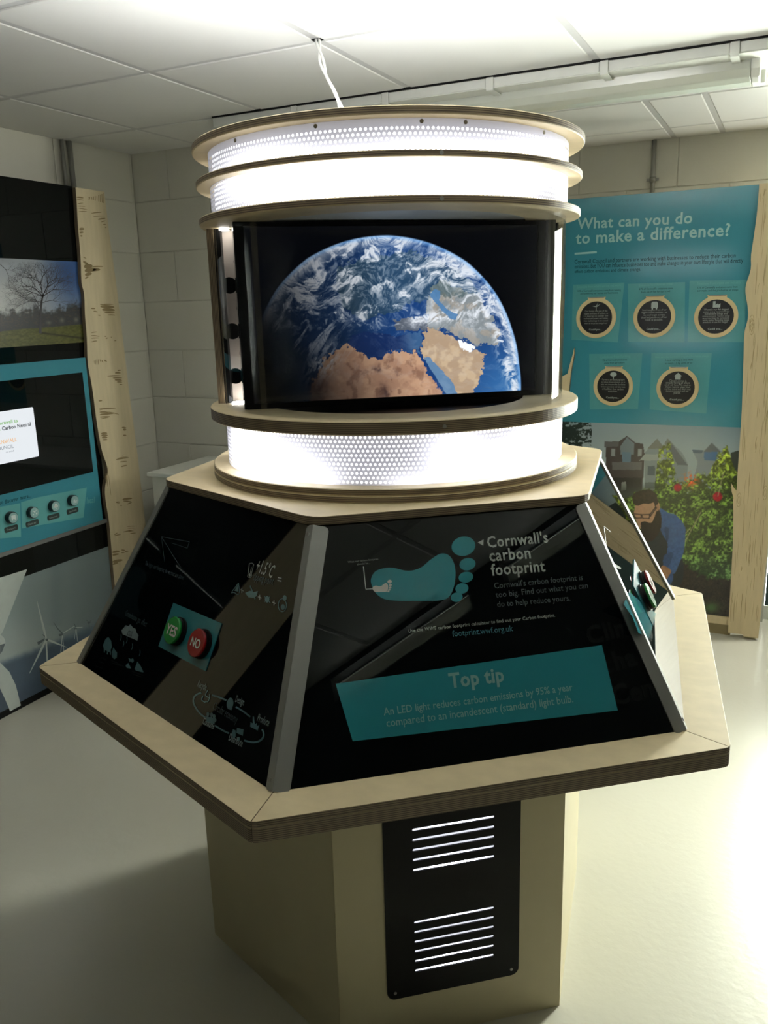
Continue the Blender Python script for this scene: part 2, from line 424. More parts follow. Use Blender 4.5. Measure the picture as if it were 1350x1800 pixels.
d = struct(MB().box(.70, .722, 2.66, 2.76, 0, 2.06).box(1.64, 1.70, 2.66, 2.76, 0, 2.06).box(.722, 1.64, 2.66, 2.76, 2.0, 2.06).box(.722, 1.64, 2.70, 2.76, 0, .07).build('door_1', M_WHITE))
M_DOORP = plain('dark_teal_door_panel', (40, 66, 70), .35)
MB().box(.724, .80, 2.70, 2.745, .075, 1.995).box(1.60, 1.638, 2.70, 2.745, .075, 1.995).box(.80, 1.60, 2.70, 2.745, .075, .78).box(.80, 1.60, 2.70, 2.745, 1.9, 1.995).build('door_leaf', M_DOORP, d)
MB().box(.80, 1.60, 2.72, 2.725, .78, 1.9).build('pane', M_GLASS, d)
MB().box(1.60, 1.63, 2.66, 2.70, .95, 1.10).build('handle', M_ALU, d)
def window(name, axis, pos, a0, a1, z0, z1, mull, f=.006):
    mb = MB()
    def bx(m_, p, q, za, zb, t0=0, t1=.05):
        if axis == 'X': m_.box(pos+t0, pos+t1, p, q, za, zb)
        else: m_.box(p, q, pos+t0, pos+t1, za, zb)
    bx(mb, a0, a1, z0, z0+f); bx(mb, a0, a1, z1-f, z1); bx(mb, a0, a0+f, z0+f, z1-f); bx(mb, a1-f, a1, z0+f, z1-f)
    xs = [a0+f]+[x for x in mull]+[a1-f]
    for x in mull: bx(mb, x-.015, x+.015, z0+f, z1-f)
    w = struct(mb.build(name, M_WHITE))
    for i in range(len(xs)-1):
        g = MB(); bx(g, xs[i]+(.015 if i else 0), xs[i+1]-(.015 if i < len(xs)-2 else 0), z0+f, z1-f, .02, .024); g.build('pane', M_GLASS, w)
    return w
M_BLIND = bpy.data.materials.new('grey_roller_blind'); M_BLIND.use_nodes = True
_b = M_BLIND.node_tree; _t = N(_b, 'ShaderNodeBsdfTranslucent'); _t.inputs[0].default_value = (.30, .30, .27, 1); _x = N(_b, 'ShaderNodeMixShader'); _x.inputs[0].default_value = .7
_b.nodes['Principled BSDF'].inputs['Base Color'].default_value = (.2, .2, .18, 1); _b.links.new(_b.nodes['Principled BSDF'].outputs[0], _x.inputs[1]); _b.links.new(_t.outputs[0], _x.inputs[2]); _b.links.new(_x.outputs[0], _b.nodes['Material Output'].inputs[0])
window('window_1', 'X', XR+.06, -2.12, -1.28, 2.115, 2.235, [])
window('window_2', 'X', XR+.06, -1.10, -0.45, 2.115, 2.235, [])
for a0, a1, wh in ((-2.12, -1.28, 'farther from the back wall'), (-1.10, -0.45, 'nearer the back wall')):
    b = empty('roller_blind', (XR+.02, (a0+a1)/2, 2.115), 'grey roller blind on the high right-wall window %s' % wh, 'blind', 'roller blinds on the high windows')
    MB().box(XR+.035, XR+.037, a0+.004, a1-.004, 2.122, 2.208).build('blind_fabric', M_BLIND, b)
    MB().box(XR+.03, XR+.042, a0+.01, a1-.01, 2.116, 2.124).build('bottom_bar', M_ALU, b)

# ================================================================== CEILING SERVICES
t = empty('cable_trunking', (0.2, 1.26, 2.222), 'white plastic cable trunking with clipped covers running along the ceiling', 'trunking')
MB().box(-1.3, XR, 1.224, 1.30, 2.226, ZC+.002).build('trunking_body', M_PVC, t)
MB().box(-1.3, XR, 1.2165, 1.2235, ZC-.004, ZC+.003).build('sooty_shadow_strip', M_BLACKM, t)  # black strip stands in for the soot line and the gap's shadow
cx = [-1.30, -0.94, -0.575, -0.20, 0.165, 0.535, 0.90, 1.27, 1.64, XR]
for i in range(len(cx)-1):
    MB().box(cx[i]+.016, cx[i+1]-.016, 1.2205, 1.2245, 2.229, 2.2565).build('cover', M_PVC, t, bevel=.001)
for x in cx[1:-1]:
    MB().box(x-.012, x+.012, 1.2165, 1.2205, 2.219, 2.258).box(x-.012, x+.012, 1.2205, 1.30, 2.2185, 2.2215).build('clip', M_PVC, t)
M_DIFF = plain('clear_prismatic_diffuser', (206, 210, 198), 0.16, noise=0.03)
t = empty('strip_light', (-0.2, 1.39, 2.17), 'long unlit fluorescent strip light with milky diffuser under the ceiling trunking', 'light')
prof = [(1.305, ZC), (1.305, 2.235), (1.312, 2.205), (1.33, 2.185), (1.36, 2.176), (1.42, 2.176), (1.45, 2.185), (1.468, 2.205), (1.475, 2.235), (1.475, ZC)]
def extrude_x(mb, prof, x0, x1):
    k = len(prof); mb.add([(x0, y, z) for y, z in prof]+[(x1, y, z) for y, z in prof],
        [(i, (i+1) % k, (i+1) % k+k, i+k) for i in range(k)]+[tuple(reversed(range(k))), tuple(range(k, 2*k))]); return mb
body = extrude_x(MB(), prof, -1.25, 0.575).build('diffuser', M_DIFF, t, bevel=.003)
pc = [(1.39+(y-1.39)*1.03, z if z > 2.25 else z-.003) for y, z in prof]
extrude_x(MB(), pc, .575, .60).build('end_cap', M_WHITE, t, bevel=.004)
MB().box(.58, .612, 1.40, 1.435, 2.178, 2.215).build('clasp', M_WHITE, t, bevel=.002)
extrude_x(MB(), pc, -1.275, -1.25).build('end_cap', M_WHITE, t, bevel=.004)
# white twin cable into the drum
CPL = Plane((0, 0, ZC), (0, 0, -1), (1, 0, 0))
a = Vector((-.487, .604, ZC+.004)); b = Plane((0, 0, 1.97), (0, 0, -1), (1, 0, 0)).bp(598, 186); q = Plane((0, 0, 2.13), (0, 0, -1), (1, 0, 0)).bp(570, 125)
c = Vector((b.x*.6, b.y*.6, 1.80))
M_CABLE = plain('white_cable', (232, 232, 228), 0.4)
t = empty('power_cable', c, 'white twisted twin cable hanging from the ceiling into the drum top', 'cable')
ctrl = [a, q, b, c]; path = []
for i in range(25):
    s = i/24*3; k = min(int(s), 2); f = s-k; P = [ctrl[0]]+ctrl+[ctrl[-1]]; p0, p1, p2, p3 = P[k:k+4]
    path.append(0.5*(2*p1+(p2-p0)*f+(2*p0-5*p1+4*p2-p3)*f*f+(3*p1-p0-3*p2+p3)*f**3))
for ph in (0, PI):
    pts = [p+Vector((math.cos(i*.55+ph), math.sin(i*.55+ph), 0))*(.0035+.003*math.sin(i*.4)) for i, p in enumerate(path)]
    MB().tube(pts, .0036, 8).build('cable_core', M_CABLE, t, smooth=True)
MB().box(-.502, -.472, .596, .615, ZC-.001, ZC+.0005).build('cable_hole', M_BLACKM, t)
# conduits
def conduit(x, y, z0, z1, r, label, saddle=None):
    t = empty('conduit', (x, y, z0), label, 'conduit')
    MB().tube([(x, y, z0), (x, y, z1)], r, 14).build('pipe', M_STEEL, t, smooth=True)
    if saddle:
        MB().tube([(x, y, saddle-.012), (x, y, saddle+.012)], r*1.35, 14).build('coupling', M_STEEL, t, smooth=True)
        MB().box(x-r*2.6, x+r*2.6, y-.002, y+.004, saddle-.006, saddle+.006).build('saddle', M_STEEL, t)
    return t
conduit(.097, 2.705, 1.94, ZC+.01, .0105, 'galvanised steel conduit coming down the wall behind the teal poster board', 2.09)
conduit(-2.083, 1.232, 2.0, ZC+.01, .008, 'thin grey conduit on the left wall, left one of the pair above the bark cutout')
conduit(-2.083, 1.274, 2.0, ZC+.01, .011, 'galvanised conduit down the left wall, right one of the pair above the bark cutout', 2.055)
# boxed-in unit in the rear corner
t = empty('boxed_cabinet', (-1.33, 1.44, 0), 'white boxed-in cabinet in the rear left corner behind the kiosk', 'cabinet')
MB().box(-1.77, -.91, 1.235, YB-.001, 0, .845).build('carcase', M_WALL, t, bevel=.004)
MB().box(-1.785, -.905, 1.22, YB-.001, .845, .863).build('top', M_WHITE, t, bevel=.004)
MB().box(-1.66, -1.36, 1.227, 1.235, .12, .74).build('door', M_WHITE, t, bevel=.003)

# ================================================================== KIOSK
HR = math.radians(38.6564)
def ang(k): return math.radians(-120+60*k)+HR
def hx(R, z, k): return Vector((R*math.cos(ang(k)), R*math.sin(ang(k)), z))
ZL, ZLB, ZU, ZP = 0.8457, 0.8107, 1.2062, 1.2206
RL, RU, RO, RP = 0.6892, 0.4777, 0.7684, 0.487
K = empty('exhibition_kiosk', (0, 0, 0), 'hexagonal plywood exhibition kiosk with dark sloping panels and a glowing drum on top', 'kiosk')
# pedestal
PA = Vector((0.003, -.346, 0)); PBv = Vector((0.390, -.027, 0)); PC0 = Vector((-.072, .149, 0)); PS = .5012
def px_(k, z, R=PS): a = ang(k); return Vector((PC0.x+R*math.cos(a), PC0.y+R*math.sin(a), z))
e = (PBv-PA).normalized(); nF = e.cross(Vector((0, 0, 1))).normalized()
PA = px_(0, 0); PBv = px_(1, 0); e = (PBv-PA).normalized(); nF = e.cross(Vector((0, 0, 1))).normalized()
VU0, VU1, VZ0, VZ1 = 0.1035, 0.400, 0.113, ZLB-.004
SU0, SU1 = 0.165, 0.342
SZ = [.5142, .4907, .4675, .4442, .4202, .2944, .2706, .2468, .2230, .1988, .1748]
M_PED = plain('pale_birch_pedestal', (206, 196, 160), 0.5, noise=0.05, nscale=9)
for k in range(6):
    A_, B_ = px_(k, 0), px_(k+1, 0); u = (B_-A_).normalized(); n = u.cross(Vector((0, 0, 1))); inn = -n
    g = .0008
    if k == 0:
        mb = MB()   # front board has an opening behind the vent plate
        def pb(u0, u1, z0, z1): mb.prism([A_+u*u0+Vector((0,0,z0)), A_+u*u1+Vector((0,0,z0)), A_+u*u1+Vector((0,0,z1)), A_+u*u0+Vector((0,0,z1))], inn, .018)
        L = (B_-A_).length
        pb(g, VU0+.03, 0, ZLB); pb(VU1-.03, L-g, 0, ZLB); pb(VU0+.03, VU1-.03, 0, VZ0+.03); pb(VU0+.03, VU1-.03, .54, ZLB)
    else:
        mb = MB().prism([A_+u*g, B_-u*g, B_-u*g+Vector((0, 0, ZLB)), A_+u*g+Vector((0, 0, ZLB))], inn, .018)
    mb.build('pedestal_board', M_PED, K)
def pf(u, z, off=0): return PA+e*u+Vector((0, 0, z))+nF*off
# vent plate with real slots
def rrect(u0, u1, z0, z1, r, corners=(1, 1, 1, 1), n=6):
    out = []
    for (cu, cz, a0, c) in ((u1-r, z0+r, -90, corners[0]), (u1-r, z1-r, 0, corners[1]), (u0+r, z1-r, 90, corners[2]), (u0+r, z0+r, 180, corners[3])):
        if not c: out.append((cu+(r if a0 in (-90, 0) else -r), cz+(r if a0 in (0, 90) else -r))); continue
        for i in range(n+1):
            a = math.radians(a0+90*i/n); out.append((cu+r*math.cos(a), cz+r*math.sin(a)))
    return out
def slab(name, outer, inners, f, n, th, mat, parent, bevel=0):
    """flat plate with holes: f maps (u,z)->3D, th thickness along -n"""
    loops = [[f(*p) for p in outer]]+[[f(*p) for p in i] for i in inners]
    flat = [v for l in loops for v in l]; k = len(flat); vs = flat+[v-n*th for v in flat]; fs = []
    for t3 in geometry.tessellate_polygon(loops):
        a_, b_, c_ = (flat[i] for i in t3); t3 = tuple(t3) if (b_-a_).cross(c_-a_).dot(n) > 0 else tuple(reversed(t3))
        fs.append(t3); fs.append(tuple(i+k for i in reversed(t3)))
    s = 0
    for l in loops:
        m_ = len(l)
        for i in range(m_): fs.append((s+i, s+(i+1) % m_, s+(i+1) % m_+k, s+i+k))
        s += m_
    o = mk(name, vs, fs, mat, parent); bm = bmesh.new(); bm.from_mesh(o.data); bmesh.ops.recalc_face_normals(bm, faces=bm.faces); bm.to_mesh(o.data); bm.free()
    return o
slots = [rrect(SU0, SU1, z-.0032, z+.0032, .0031, n=3) for z in SZ]
vp = slab('vent_plate', rrect(VU0, VU1, VZ0, VZ1, .018, (1, 0, 0, 1)), slots, lambda u, z: pf(u, z, .0035), nF, .003, M_BLACKM, K)
def screw(name, p, n, r, parent, mat=M_STEEL):
    n = Vector(n).normalized(); mb = MB(); mb.tube([p, Vector(p)+n*.0012], r, 10); o = mb.build(name, mat, parent); return o
for (u, z) in ((VU0+.017, VZ0+.016), (VU1-.017, VZ0+.016)): screw('screw', pf(u, z, .0035), nF, .0035, vp)
# lamp box behind the slots
def glow_mat(name, rgb, strength, attr=None):
    m_, nt, b, o = nmat(name); b.inputs['Base Color'].default_value = (.8, .8, .8, 1); b.inputs['Roughness'].default_value = .6
    b.inputs['Emission Color'].default_value = (*rgb, 1); b.inputs['Emission Strength'].default_value = strength
    if attr:
        a_ = N(nt, 'ShaderNodeAttribute'); a_.attribute_name = attr
        mu = N(nt, 'ShaderNodeMath', operation='MULTIPLY'); mu.inputs[1].default_value = strength; nt.links.new(a_.outputs['Fac'], mu.inputs[0]); nt.links.new(mu.outputs[0], b.inputs['Emission Strength'])
    return m_
LBP = Plane(pf(0, 0, -.022), nF, e)
def lightbox(name, u0, u1, z0, z1, fn, mat, n1=24, n2=40):
    us = np.linspace(u0, u1, n1); zs = np.linspace(z0, z1, n2); vs = [pf(float(u), float(z), -.024) for z in zs for u in us]
    fs = [(j*n1+i, j*n1+i+1, (j+1)*n1+i+1, (j+1)*n1+i) for j in range(n2-1) for i in range(n1-1)]
    o = mk(name, vs, fs, mat, K); at = o.data.attributes.new('glow', 'FLOAT', 'POINT')
    at.data.foreach_set('value', np.array([fn(u, z) for z in zs for u in us], np.float32)); return o
M_VGLOW = glow_mat('vent_diffuser_glow', (.86, .89, 1.0), 1.0, 'glow')
g2 = lambda u, z, cu, cz, su, sz: math.exp(-((u-cu)/su)**2-((z-cz)/sz)**2)
lightbox('light_diffuser', VU0+.035, VU1-.035, VZ0+.035, .538, lambda u, z: .75+16*g2(u, z, .262, .4022, .045, .012)+16*g2(u, z, .262, .1568, .05, .012)+2.2*g2(u, z, .262, .497, .06, .012)+2.5*g2(u, z, .262, .277, .05, .012)+3*g2(u, z, .262, .182, .05, .012), M_VGLOW)
# ledge boards
def face_n(k, R0=RL, R1=RU, z0=ZL, z1=ZU):
    a_, b_, c_ = hx(R0, z0, k), hx(R0, z0, k+1), hx(R1, z1, k); return (b_-a_).cross(c_-a_).normalized()
for k in range(6):
    o0, o1, i1, i0 = hx(RO, ZLB, k), hx(RO, ZLB, k+1), hx(.60, ZLB, k+1), hx(.60, ZLB, k)
    u = (o1-o0).normalized(); g = .0011
    ins = (hx(1, 0, k)*-1); ca = (-hx(1, 0, k)).angle(u)
    g = .0006
    def edge_poly(z, off):
        q0, q1, j1, j0 = (Vector((v.x, v.y, z)) for v in (o0, o1, i1, i0)); d0 = (j0-q0).normalized(); d1 = (j1-q1).normalized()
        return [q0+u*.009+d0*0, q1-u*.009, q1+d1*.0022-u*g, j1-u*g, j0+u*g, q0+d0*.0022+u*g]
    MB().prism(edge_poly(ZLB, 0), (0, 0, 1), .8335-ZLB).build('ledge_lower_board', PLY, K, bevel=.0007)
    MB().prism(edge_poly(.8342, 0), (0, 0, 1), ZL-.8342).build('ledge_board', PLY, K, bevel=.0007)
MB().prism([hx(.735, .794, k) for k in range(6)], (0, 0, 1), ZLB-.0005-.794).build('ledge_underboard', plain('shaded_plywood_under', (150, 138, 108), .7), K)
# info panels
FP = []
panels = []
for k in range(-1, 5):
    n = face_n(k); a_, b_, c_, d_ = hx(RL, ZL, k), hx(RL, ZL, k+1), hx(RU, ZU, k+1), hx(RU, ZU, k)
    u = (b_-a_).normalized(); pl = Plane(a_, n, u); FP.append(pl)
    o = MB().prism([a_, b_, c_, d_], -n, .005).build('info_panel', M_BLACK, K); panels.append(o)
PLf, PFf, PRf = FP[0], FP[1], FP[2]; pL, pF, pR = panels[0], panels[1], panels[2]
# corner bars
for k in range(-1, 5):
    A_, B_ = hx(RL, ZL+.001, k), hx(RU, ZU-.001, k); w = .026; th = .003
    nl, nr = face_n(k-1), face_n(k); ed = (B_-A_).normalized(); mb = MB()
    dl = nl.cross(ed); dl = dl if dl.dot(hx(1, 0, k-1)-hx(1, 0, k)) > 0 else -dl
    dr = nr.cross(ed); dr = dr if dr.dot(hx(1, 0, k+1)-hx(1, 0, k)) > 0 else -dr
    L = (B_-A_).length; c = .007
    bis = (nl+nr).normalized(); tip = bis*(th/bis.dot(nl))
    for dd, nn, w in ((dl, nl, {0: .014, 1: .020}.get(k, .024)), (dr, nr, {-1: .015, 1: .014}.get(k, .025))):
        prof_ = [(0, 0), (0, L), (w-c, L), (w-c*.3, L-c*.3), (w, L-c), (w, c), (w-c*.3, c*.3), (w-c, 0)]
        mb.prism([A_+dd*x+ed*y+nn*.0003 for x, y in prof_], nn, th)
    # close the outer mitre
    mb.add([A_, A_+nl*th, A_+tip, A_+nr*th, B_, B_+nl*th, B_+tip, B_+nr*th], [(0, 3, 2, 1), (4, 5, 6, 7), (1, 2, 6, 5), (2, 3, 7, 6)])
    bar = mb.build('corner_bar', M_ALU, K)
    for dd, nn in ((dl, nl), (dr, nr)):
        if (k == 0 and dd is dr) or (k == 1 and dd is dl): continue
        for y in (.016, L-.016): screw('screw', A_+dd*.0075+ed*y+nn*(th+.0003), nn, .0034, bar)
# top plate and drum floor
def hexround(R, z, r=.012, n=4):
    out = []
    for k in range(6):
        c_, p_, q_ = hx(R, z, k), hx(R, z, k-1), hx(R, z, k+1); d0 = (p_-c_).normalized(); d1 = (q_-c_).normalized(); tl = r*math.tan(math.radians(30))
        for i in range(n+1):
            f = i/n; out.append((c_+d0*tl)*(1-f)**2+c_*2*f*(1-f)+(c_+d1*tl)*f*f)
    return out
MB().prism(hexround(RP, ZU, .05), (0, 0, 1), ZP-ZU).build('top_plate', PLY, K, bevel=.001)
def ring(name, ro, ri, z0, z1, n=144):
    prof = [(ri, z0), (ro-.0015, z0), (ro, z0+.0015), (ro, z1-.0015), (ro-.0015, z1), (ri, z1)]
    o = MB().lathe(prof, n).build(name, PLY, K); return o
ring('drum_base_ring', .382, .30, ZP, 1.2333); ring('drum_base_ring', .3815, .30, 1.2335, 1.2456)
R4 = ring('plywood_ring', .380, .27, 1.3377, 1.3617); R3 = ring('plywood_ring', .3755, .27, 1.7077, 1.7204)
R2 = ring('plywood_ring', .377, .33, 1.7765, 1.7872); R1 = ring('plywood_ring', .380, .335, 1.8378, 1.8508)
MB().prism([(.275*math.cos(a), .275*math.sin(a), 1.71) for a in np.linspace(0, 2*PI, 48, endpoint=False)], (0, 0, 1), .004).build('inner_deck', M_WHITE, K)
MB().prism([(.275*math.cos(a), .275*math.sin(a), 1.345) for a in np.linspace(0, 2*PI, 48, endpoint=False)], (0, 0, 1), .004).build('inner_deck', M_BLACKM, K)
PH0 = math.radians(-65)
def cyl_at(px, z, r):   # azimuth of a picture x on the near side of the drum
    best = min(range(-160, 31), key=lambda a: abs(pr((r*math.cos(math.radians(a)), r*math.sin(math.radians(a)), z))[0]-px)); return math.radians(best)
for rg, z, xs, r in ((R2, 1.782, (773,), .377), (R3, 1.714, (776,), .3755), (R4, 1.3497, (780,), .380)):
    for x in xs:
        a = cyl_at(x, z, r); screw('screw', (r*math.cos(a), r*math.sin(a), z), (math.cos(a), math.sin(a), 0), .0035, rg)
# perforated metal bands: every hole is cut
M_PERF, nt, b, o = nmat('perforated_metal'); b.inputs['Base Color'].default_value = (.30, .30, .335, 1); b.inputs['Roughness'].default_value = .5; b.inputs['Metallic'].default_value = 0.0
tl_ = N(nt, 'ShaderNodeBsdfTranslucent'); tl_.inputs[0].default_value = (.5, .5, .54, 1); mx = N(nt, 'ShaderNodeMixShader'); mx.inputs[0].default_value = .5
nt.links.new(b.outputs[0], mx.inputs[1]); nt.links.new(tl_.outputs[0], mx.inputs[2]); nt.links.new(mx.outputs[0], o.inputs[0])
def perforated(z0, z1, rows, zstart, r=.3505, a0=-165, a1=195, pitch=.0083, rowp=.0079, hr=.0026):
    a0, a1 = math.radians(a0), math.radians(a1); nc = int((a1-a0)*r/pitch); da = (a1-a0)/nc; vs, fs = [], []
    def V(a, z): return (r*math.cos(a), r*math.sin(a), z)
    NS = 8
    for j in range(rows):
        zc = zstart+(j+.5)*rowp
        for i in range(nc):
            ac = a0+(i+.5+(.5 if j % 2 else 0))*da
            if ac+da/2 > a1+1e-6+da*.5: continue
            k = len(vs)
            for q in range(NS):
                t_ = 2*PI*q/NS; c_, s_ = math.cos(t_), math.sin(t_); m_ = max(abs(c_), abs(s_))
                vs.append(V(ac+c_/m_*da/2, zc+s_/m_*rowp/2))
            for q in range(NS):
                t_ = 2*PI*q/NS; vs.append(V(ac+math.cos(t_)*hr/r, zc+math.sin(t_)*hr))
            for q in range(NS): fs.append((k+q, k+(q+1) % NS, k+NS+(q+1) % NS, k+NS+q))
    n = 96
    for (za, zb) in ((z0, zstart), (zstart+rows*rowp, z1)):
        if zb-za < 1e-4: continue
        for i in range(n):
            k = len(vs); p, q = a0+(a1-a0+da/2)*i/n, a0+(a1-a0+da/2)*(i+1)/n
            vs += [V(p, za), V(q, za), V(q, zb), V(p, zb)]; fs.append((k, k+1, k+2, k+3))
    return mk('perforated_sheet', vs, fs, M_PERF, K)
perforated(1.2456, 1.3377, 11, 1.2475); perforated(1.7204, 1.7765, 7, 1.7208)
pt = perforated(1.7872, 1.8378, 5, 1.7874)
for x in (415, 555, 739, 820, 955):
    a = cyl_at(x, 1.832, .3505); screw('screw', (.3508*math.cos(a), .3508*math.sin(a), 1.8325), (math.cos(a), math.sin(a), 0), .0034, pt)
# lit diffuser sleeves behind the holes (bulbs behind them make hot spots)
M_DGLOW = glow_mat('drum_diffuser_glow', (.95, .96, 1.0), 1.0, 'glow')
def sleeve(z0, z1, fn, r=.343, n1=160, n2=12):
    A = np.linspace(-PI, PI, n1+1)[:-1]; Zs = np.linspace(z0, z1, n2); vs, gl = [], []
    for i, z in enumerate(Zs):
        for a in A:
            vs.append((r*math.cos(a), r*math.sin(a), float(z))); ph = math.degrees((a-PH0+PI) % (2*PI)-PI); f_ = fn(ph, (z-z0)/(z1-z0)); gl.append(1+(f_-1)*1.35+(3.5 if abs(ph) > 92 else 0))
    fs = [(j*n1+i, j*n1+(i+1) % n1, (j+1)*n1+(i+1) % n1, (j+1)*n1+i) for j in range(n2-1) for i in range(n1)]
    o = mk('light_diffuser', vs, fs, M_DGLOW, K); at = o.data.attributes.new('glow', 'FLOAT', 'POINT'); at.data.foreach_set('value', np.array(gl, np.float32)); return o
G = lambda p, v, a, b, c, d: math.exp(-((p-a)/c)**2-((v-b)/d)**2)
sleeve(1.2456, 1.3377, lambda p, v: 1.0+8*G(p, v, -50, .30, 17, .5)+3*G(p, v, -30, .15, 10, .35)+3*G(p, v, -21, -.1, 5, .25)+4*G(p, v, 4, -.1, 7, .25)+3.5*G(p, v, 18, .5, 8, .5)+5*G(p, v, 34, .1, 14, .4)+8*G(p, v, 56, .35, 17, .55))
sleeve(1.7204, 1.7765, lambda p, v: 1.0+8*G(p, v, -30, .85, 20, .55)+8*G(p, v, -5, .6, 20, .7)+8*G(p, v, 20, .6, 20, .9)+4*G(p, v, 45, 1.0, 16, .4)+5*G(p, v, 70, .6, 6, .8))
sleeve(1.7872, 1.8378, lambda p, v: 1.0+6*G(p, v, -38, .0, 15, .38)+4*G(p, v, -12, -.2, 15, .35)+5*G(p, v, 15, -.1, 20, .40)+5*G(p, v, 55, .15, 20, .45))
# lamp in the open top
M_LAMP = glow_mat('led_panel_glow', (.95, .96, 1.0), LIGHTS['drum'][0])
MB().prism([(.2*math.cos(a), .2*math.sin(a), 1.735) for a in np.linspace(0, 2*PI, 32, endpoint=False)], (0, 0, 1), .012).build('led_panel', M_LAMP, K)
# viewing window section
def fin(name, r0, r1, az, t0, t1, z0, z1, mat, bevel=0):
    mb = MB().box(r0, r1, t0, t1, z0, z1); me = bpy.data.meshes.new(name); me.from_pydata(mb.v, [], mb.f); me.materials.append(mat)
    o = bpy.data.objects.new(name, me); COL.objects.link(o); o.parent = K; o.rotation_euler.z = math.radians(az); return o
Z4, Z3 = 1.3617, 1.7077
PLYF = plywood('birch_plywood_fin', 'Y', period=.0027)
MB_ = fin('plywood_upright', .352, .3655, -150, -.07, .006, Z4, Z3, plywood('birch_ply_edge_stripes', 'Z', period=.0028))
# the upright shows its plies side by side: stripes along its own x
_m = MB_.data.materials[0]; 
for nd in _m.node_tree.nodes:
    if nd.type == 'SEPXYZ':
        for l in list(nd.outputs[2].links): _m.node_tree.links.new(nd.outputs[0], l.to_socket)
fin('black_upright', .339, .3515, -150, -.07, .004, Z4, Z3, M_BLACKM)
M_LEDB = glow_mat('added_led_glow', (1, .97, .94), 30)  # glow of the unseen lamps added beside the punched strip
# slotted metal strip with big holes
tA = math.radians(-150); rad = Vector((math.cos(tA), math.sin(tA), 0)); tan = Vector((-rad.y, rad.x, 0))
M_TRAY = plain('punched_metal_strip', (214, 204, 196), .4, metal=.15)
hol = []
for i in range(4): hol.append([(.331+.0165*math.cos(a), 1.692-.0925*i+.0165*math.sin(a)) for a in np.linspace(0, 2*PI, 20, endpoint=False)])
for i in range(4): hol.append([(.303+.0165*math.cos(a), 1.646-.0925*i+.0165*math.sin(a)) for a in np.linspace(0, 2*PI, 20, endpoint=False)])
hol = [h for h in hol if min(z for _, z in h) > Z4+.002 and max(z for _, z in h) < Z3-.001]
slab('punched_strip', [(.275, Z4), (.3505, Z4), (.3505, Z3), (.275, Z3)], hol, lambda r, z: rad*r+tan*-.035+Vector((0, 0, z)), tan, .0015, M_TRAY, K)
# display
SA = math.radians(-51.34); sn = Vector((math.cos(SA), math.sin(SA), 0)); sh = Vector((-sn.y, sn.x, 0)); SO = .085
SPL = Plane(sn*SO, sn, sh)
def sp(h, z, off=0): return sn*(SO+off)+sh*h+Vector((0, 0, z))
scr = MB().prism([sp(-.318, Z4), sp(.300, Z4), sp(.300, Z3), sp(-.318, Z3)], -sn, .03).build('display_screen', M_BLACK, K, 'black display screen showing the Earth half in shadow')
MB().prism([sp(-.312, Z4, .004), sp(.298, Z4, .004), sp(.298, 1.371, .004), sp(-.312, 1.371, .004)], -sn, .003).build('screen_frame', M_BLACKM, scr)
slab('screen_frame', [(-.317, Z4+.001), (.299, Z4+.001), (.299, Z3-.001), (-.317, Z3-.001)], [[(-.300, 1.372), (.283, 1.372), (.283, 1.70), (-.300, 1.70)]], lambda h, z: sp(h, z, .006), sn, .005, M_BLACKM, scr)
MB().prism([sp(.302, Z4, .01), sp(.318, Z4, .01), sp(.318, Z3, .01), sp(.302, Z3, .01)], -sn, .03).build('display_post', M_ALUD, K)
M_STRIPG = glow_mat('led_strip_glow', (.97, .98, 1.0), 2.2)
MB().prism([sp(.323, Z4+.002, -.035), sp(.333, Z4+.002, -.045), sp(.333, 1.665, -.045), sp(.323, 1.665, -.035)], -sn, .006).build('led_strip', M_STRIPG, K)
MB().prism([sp(.321, 1.667, -.03), sp(.334, 1.667, -.045), sp(.334, Z3, -.045), sp(.321, Z3, -.03)], -sn, .01).build('strip_bracket', M_ALUD, K)
MB().box(-.01, .01, -.012, .012, Z4+.001, Z4+.004).build('added_led_lamp', M_LEDB, K).location = rad*.322+tan*.014  # unseen lamp added below to brighten the punched strip
MB().box(-.006, .006, -.008, .008, Z3-.004, Z3-.001).build('added_led_lamp', M_LEDB, K).location = rad*.330+tan*.006  # second unseen lamp, added above for the same strip
fin('reflector_board', .20, .35, -150, -.14, -.135, Z4+.001, Z3-.001, M_WHITE)
M_ACR = bpy.data.materials.new('clear_acrylic'); M_ACR.use_nodes = True; thin_glass(M_ACR, (.97, .985, .98), .6)
MB().lathe([(.3485, Z4), (.3485, Z3)], 120, math.radians(-149), math.radians(32), closed=False).build('acrylic_window', M_ACR, K, smooth=True)
MB().lathe([(.3495, Z4), (.3515, Z4), (.3515, Z3), (.3495, Z3)], 50, math.radians(32), math.radians(205)).build('drum_back_skin', M_BLACKM, K)

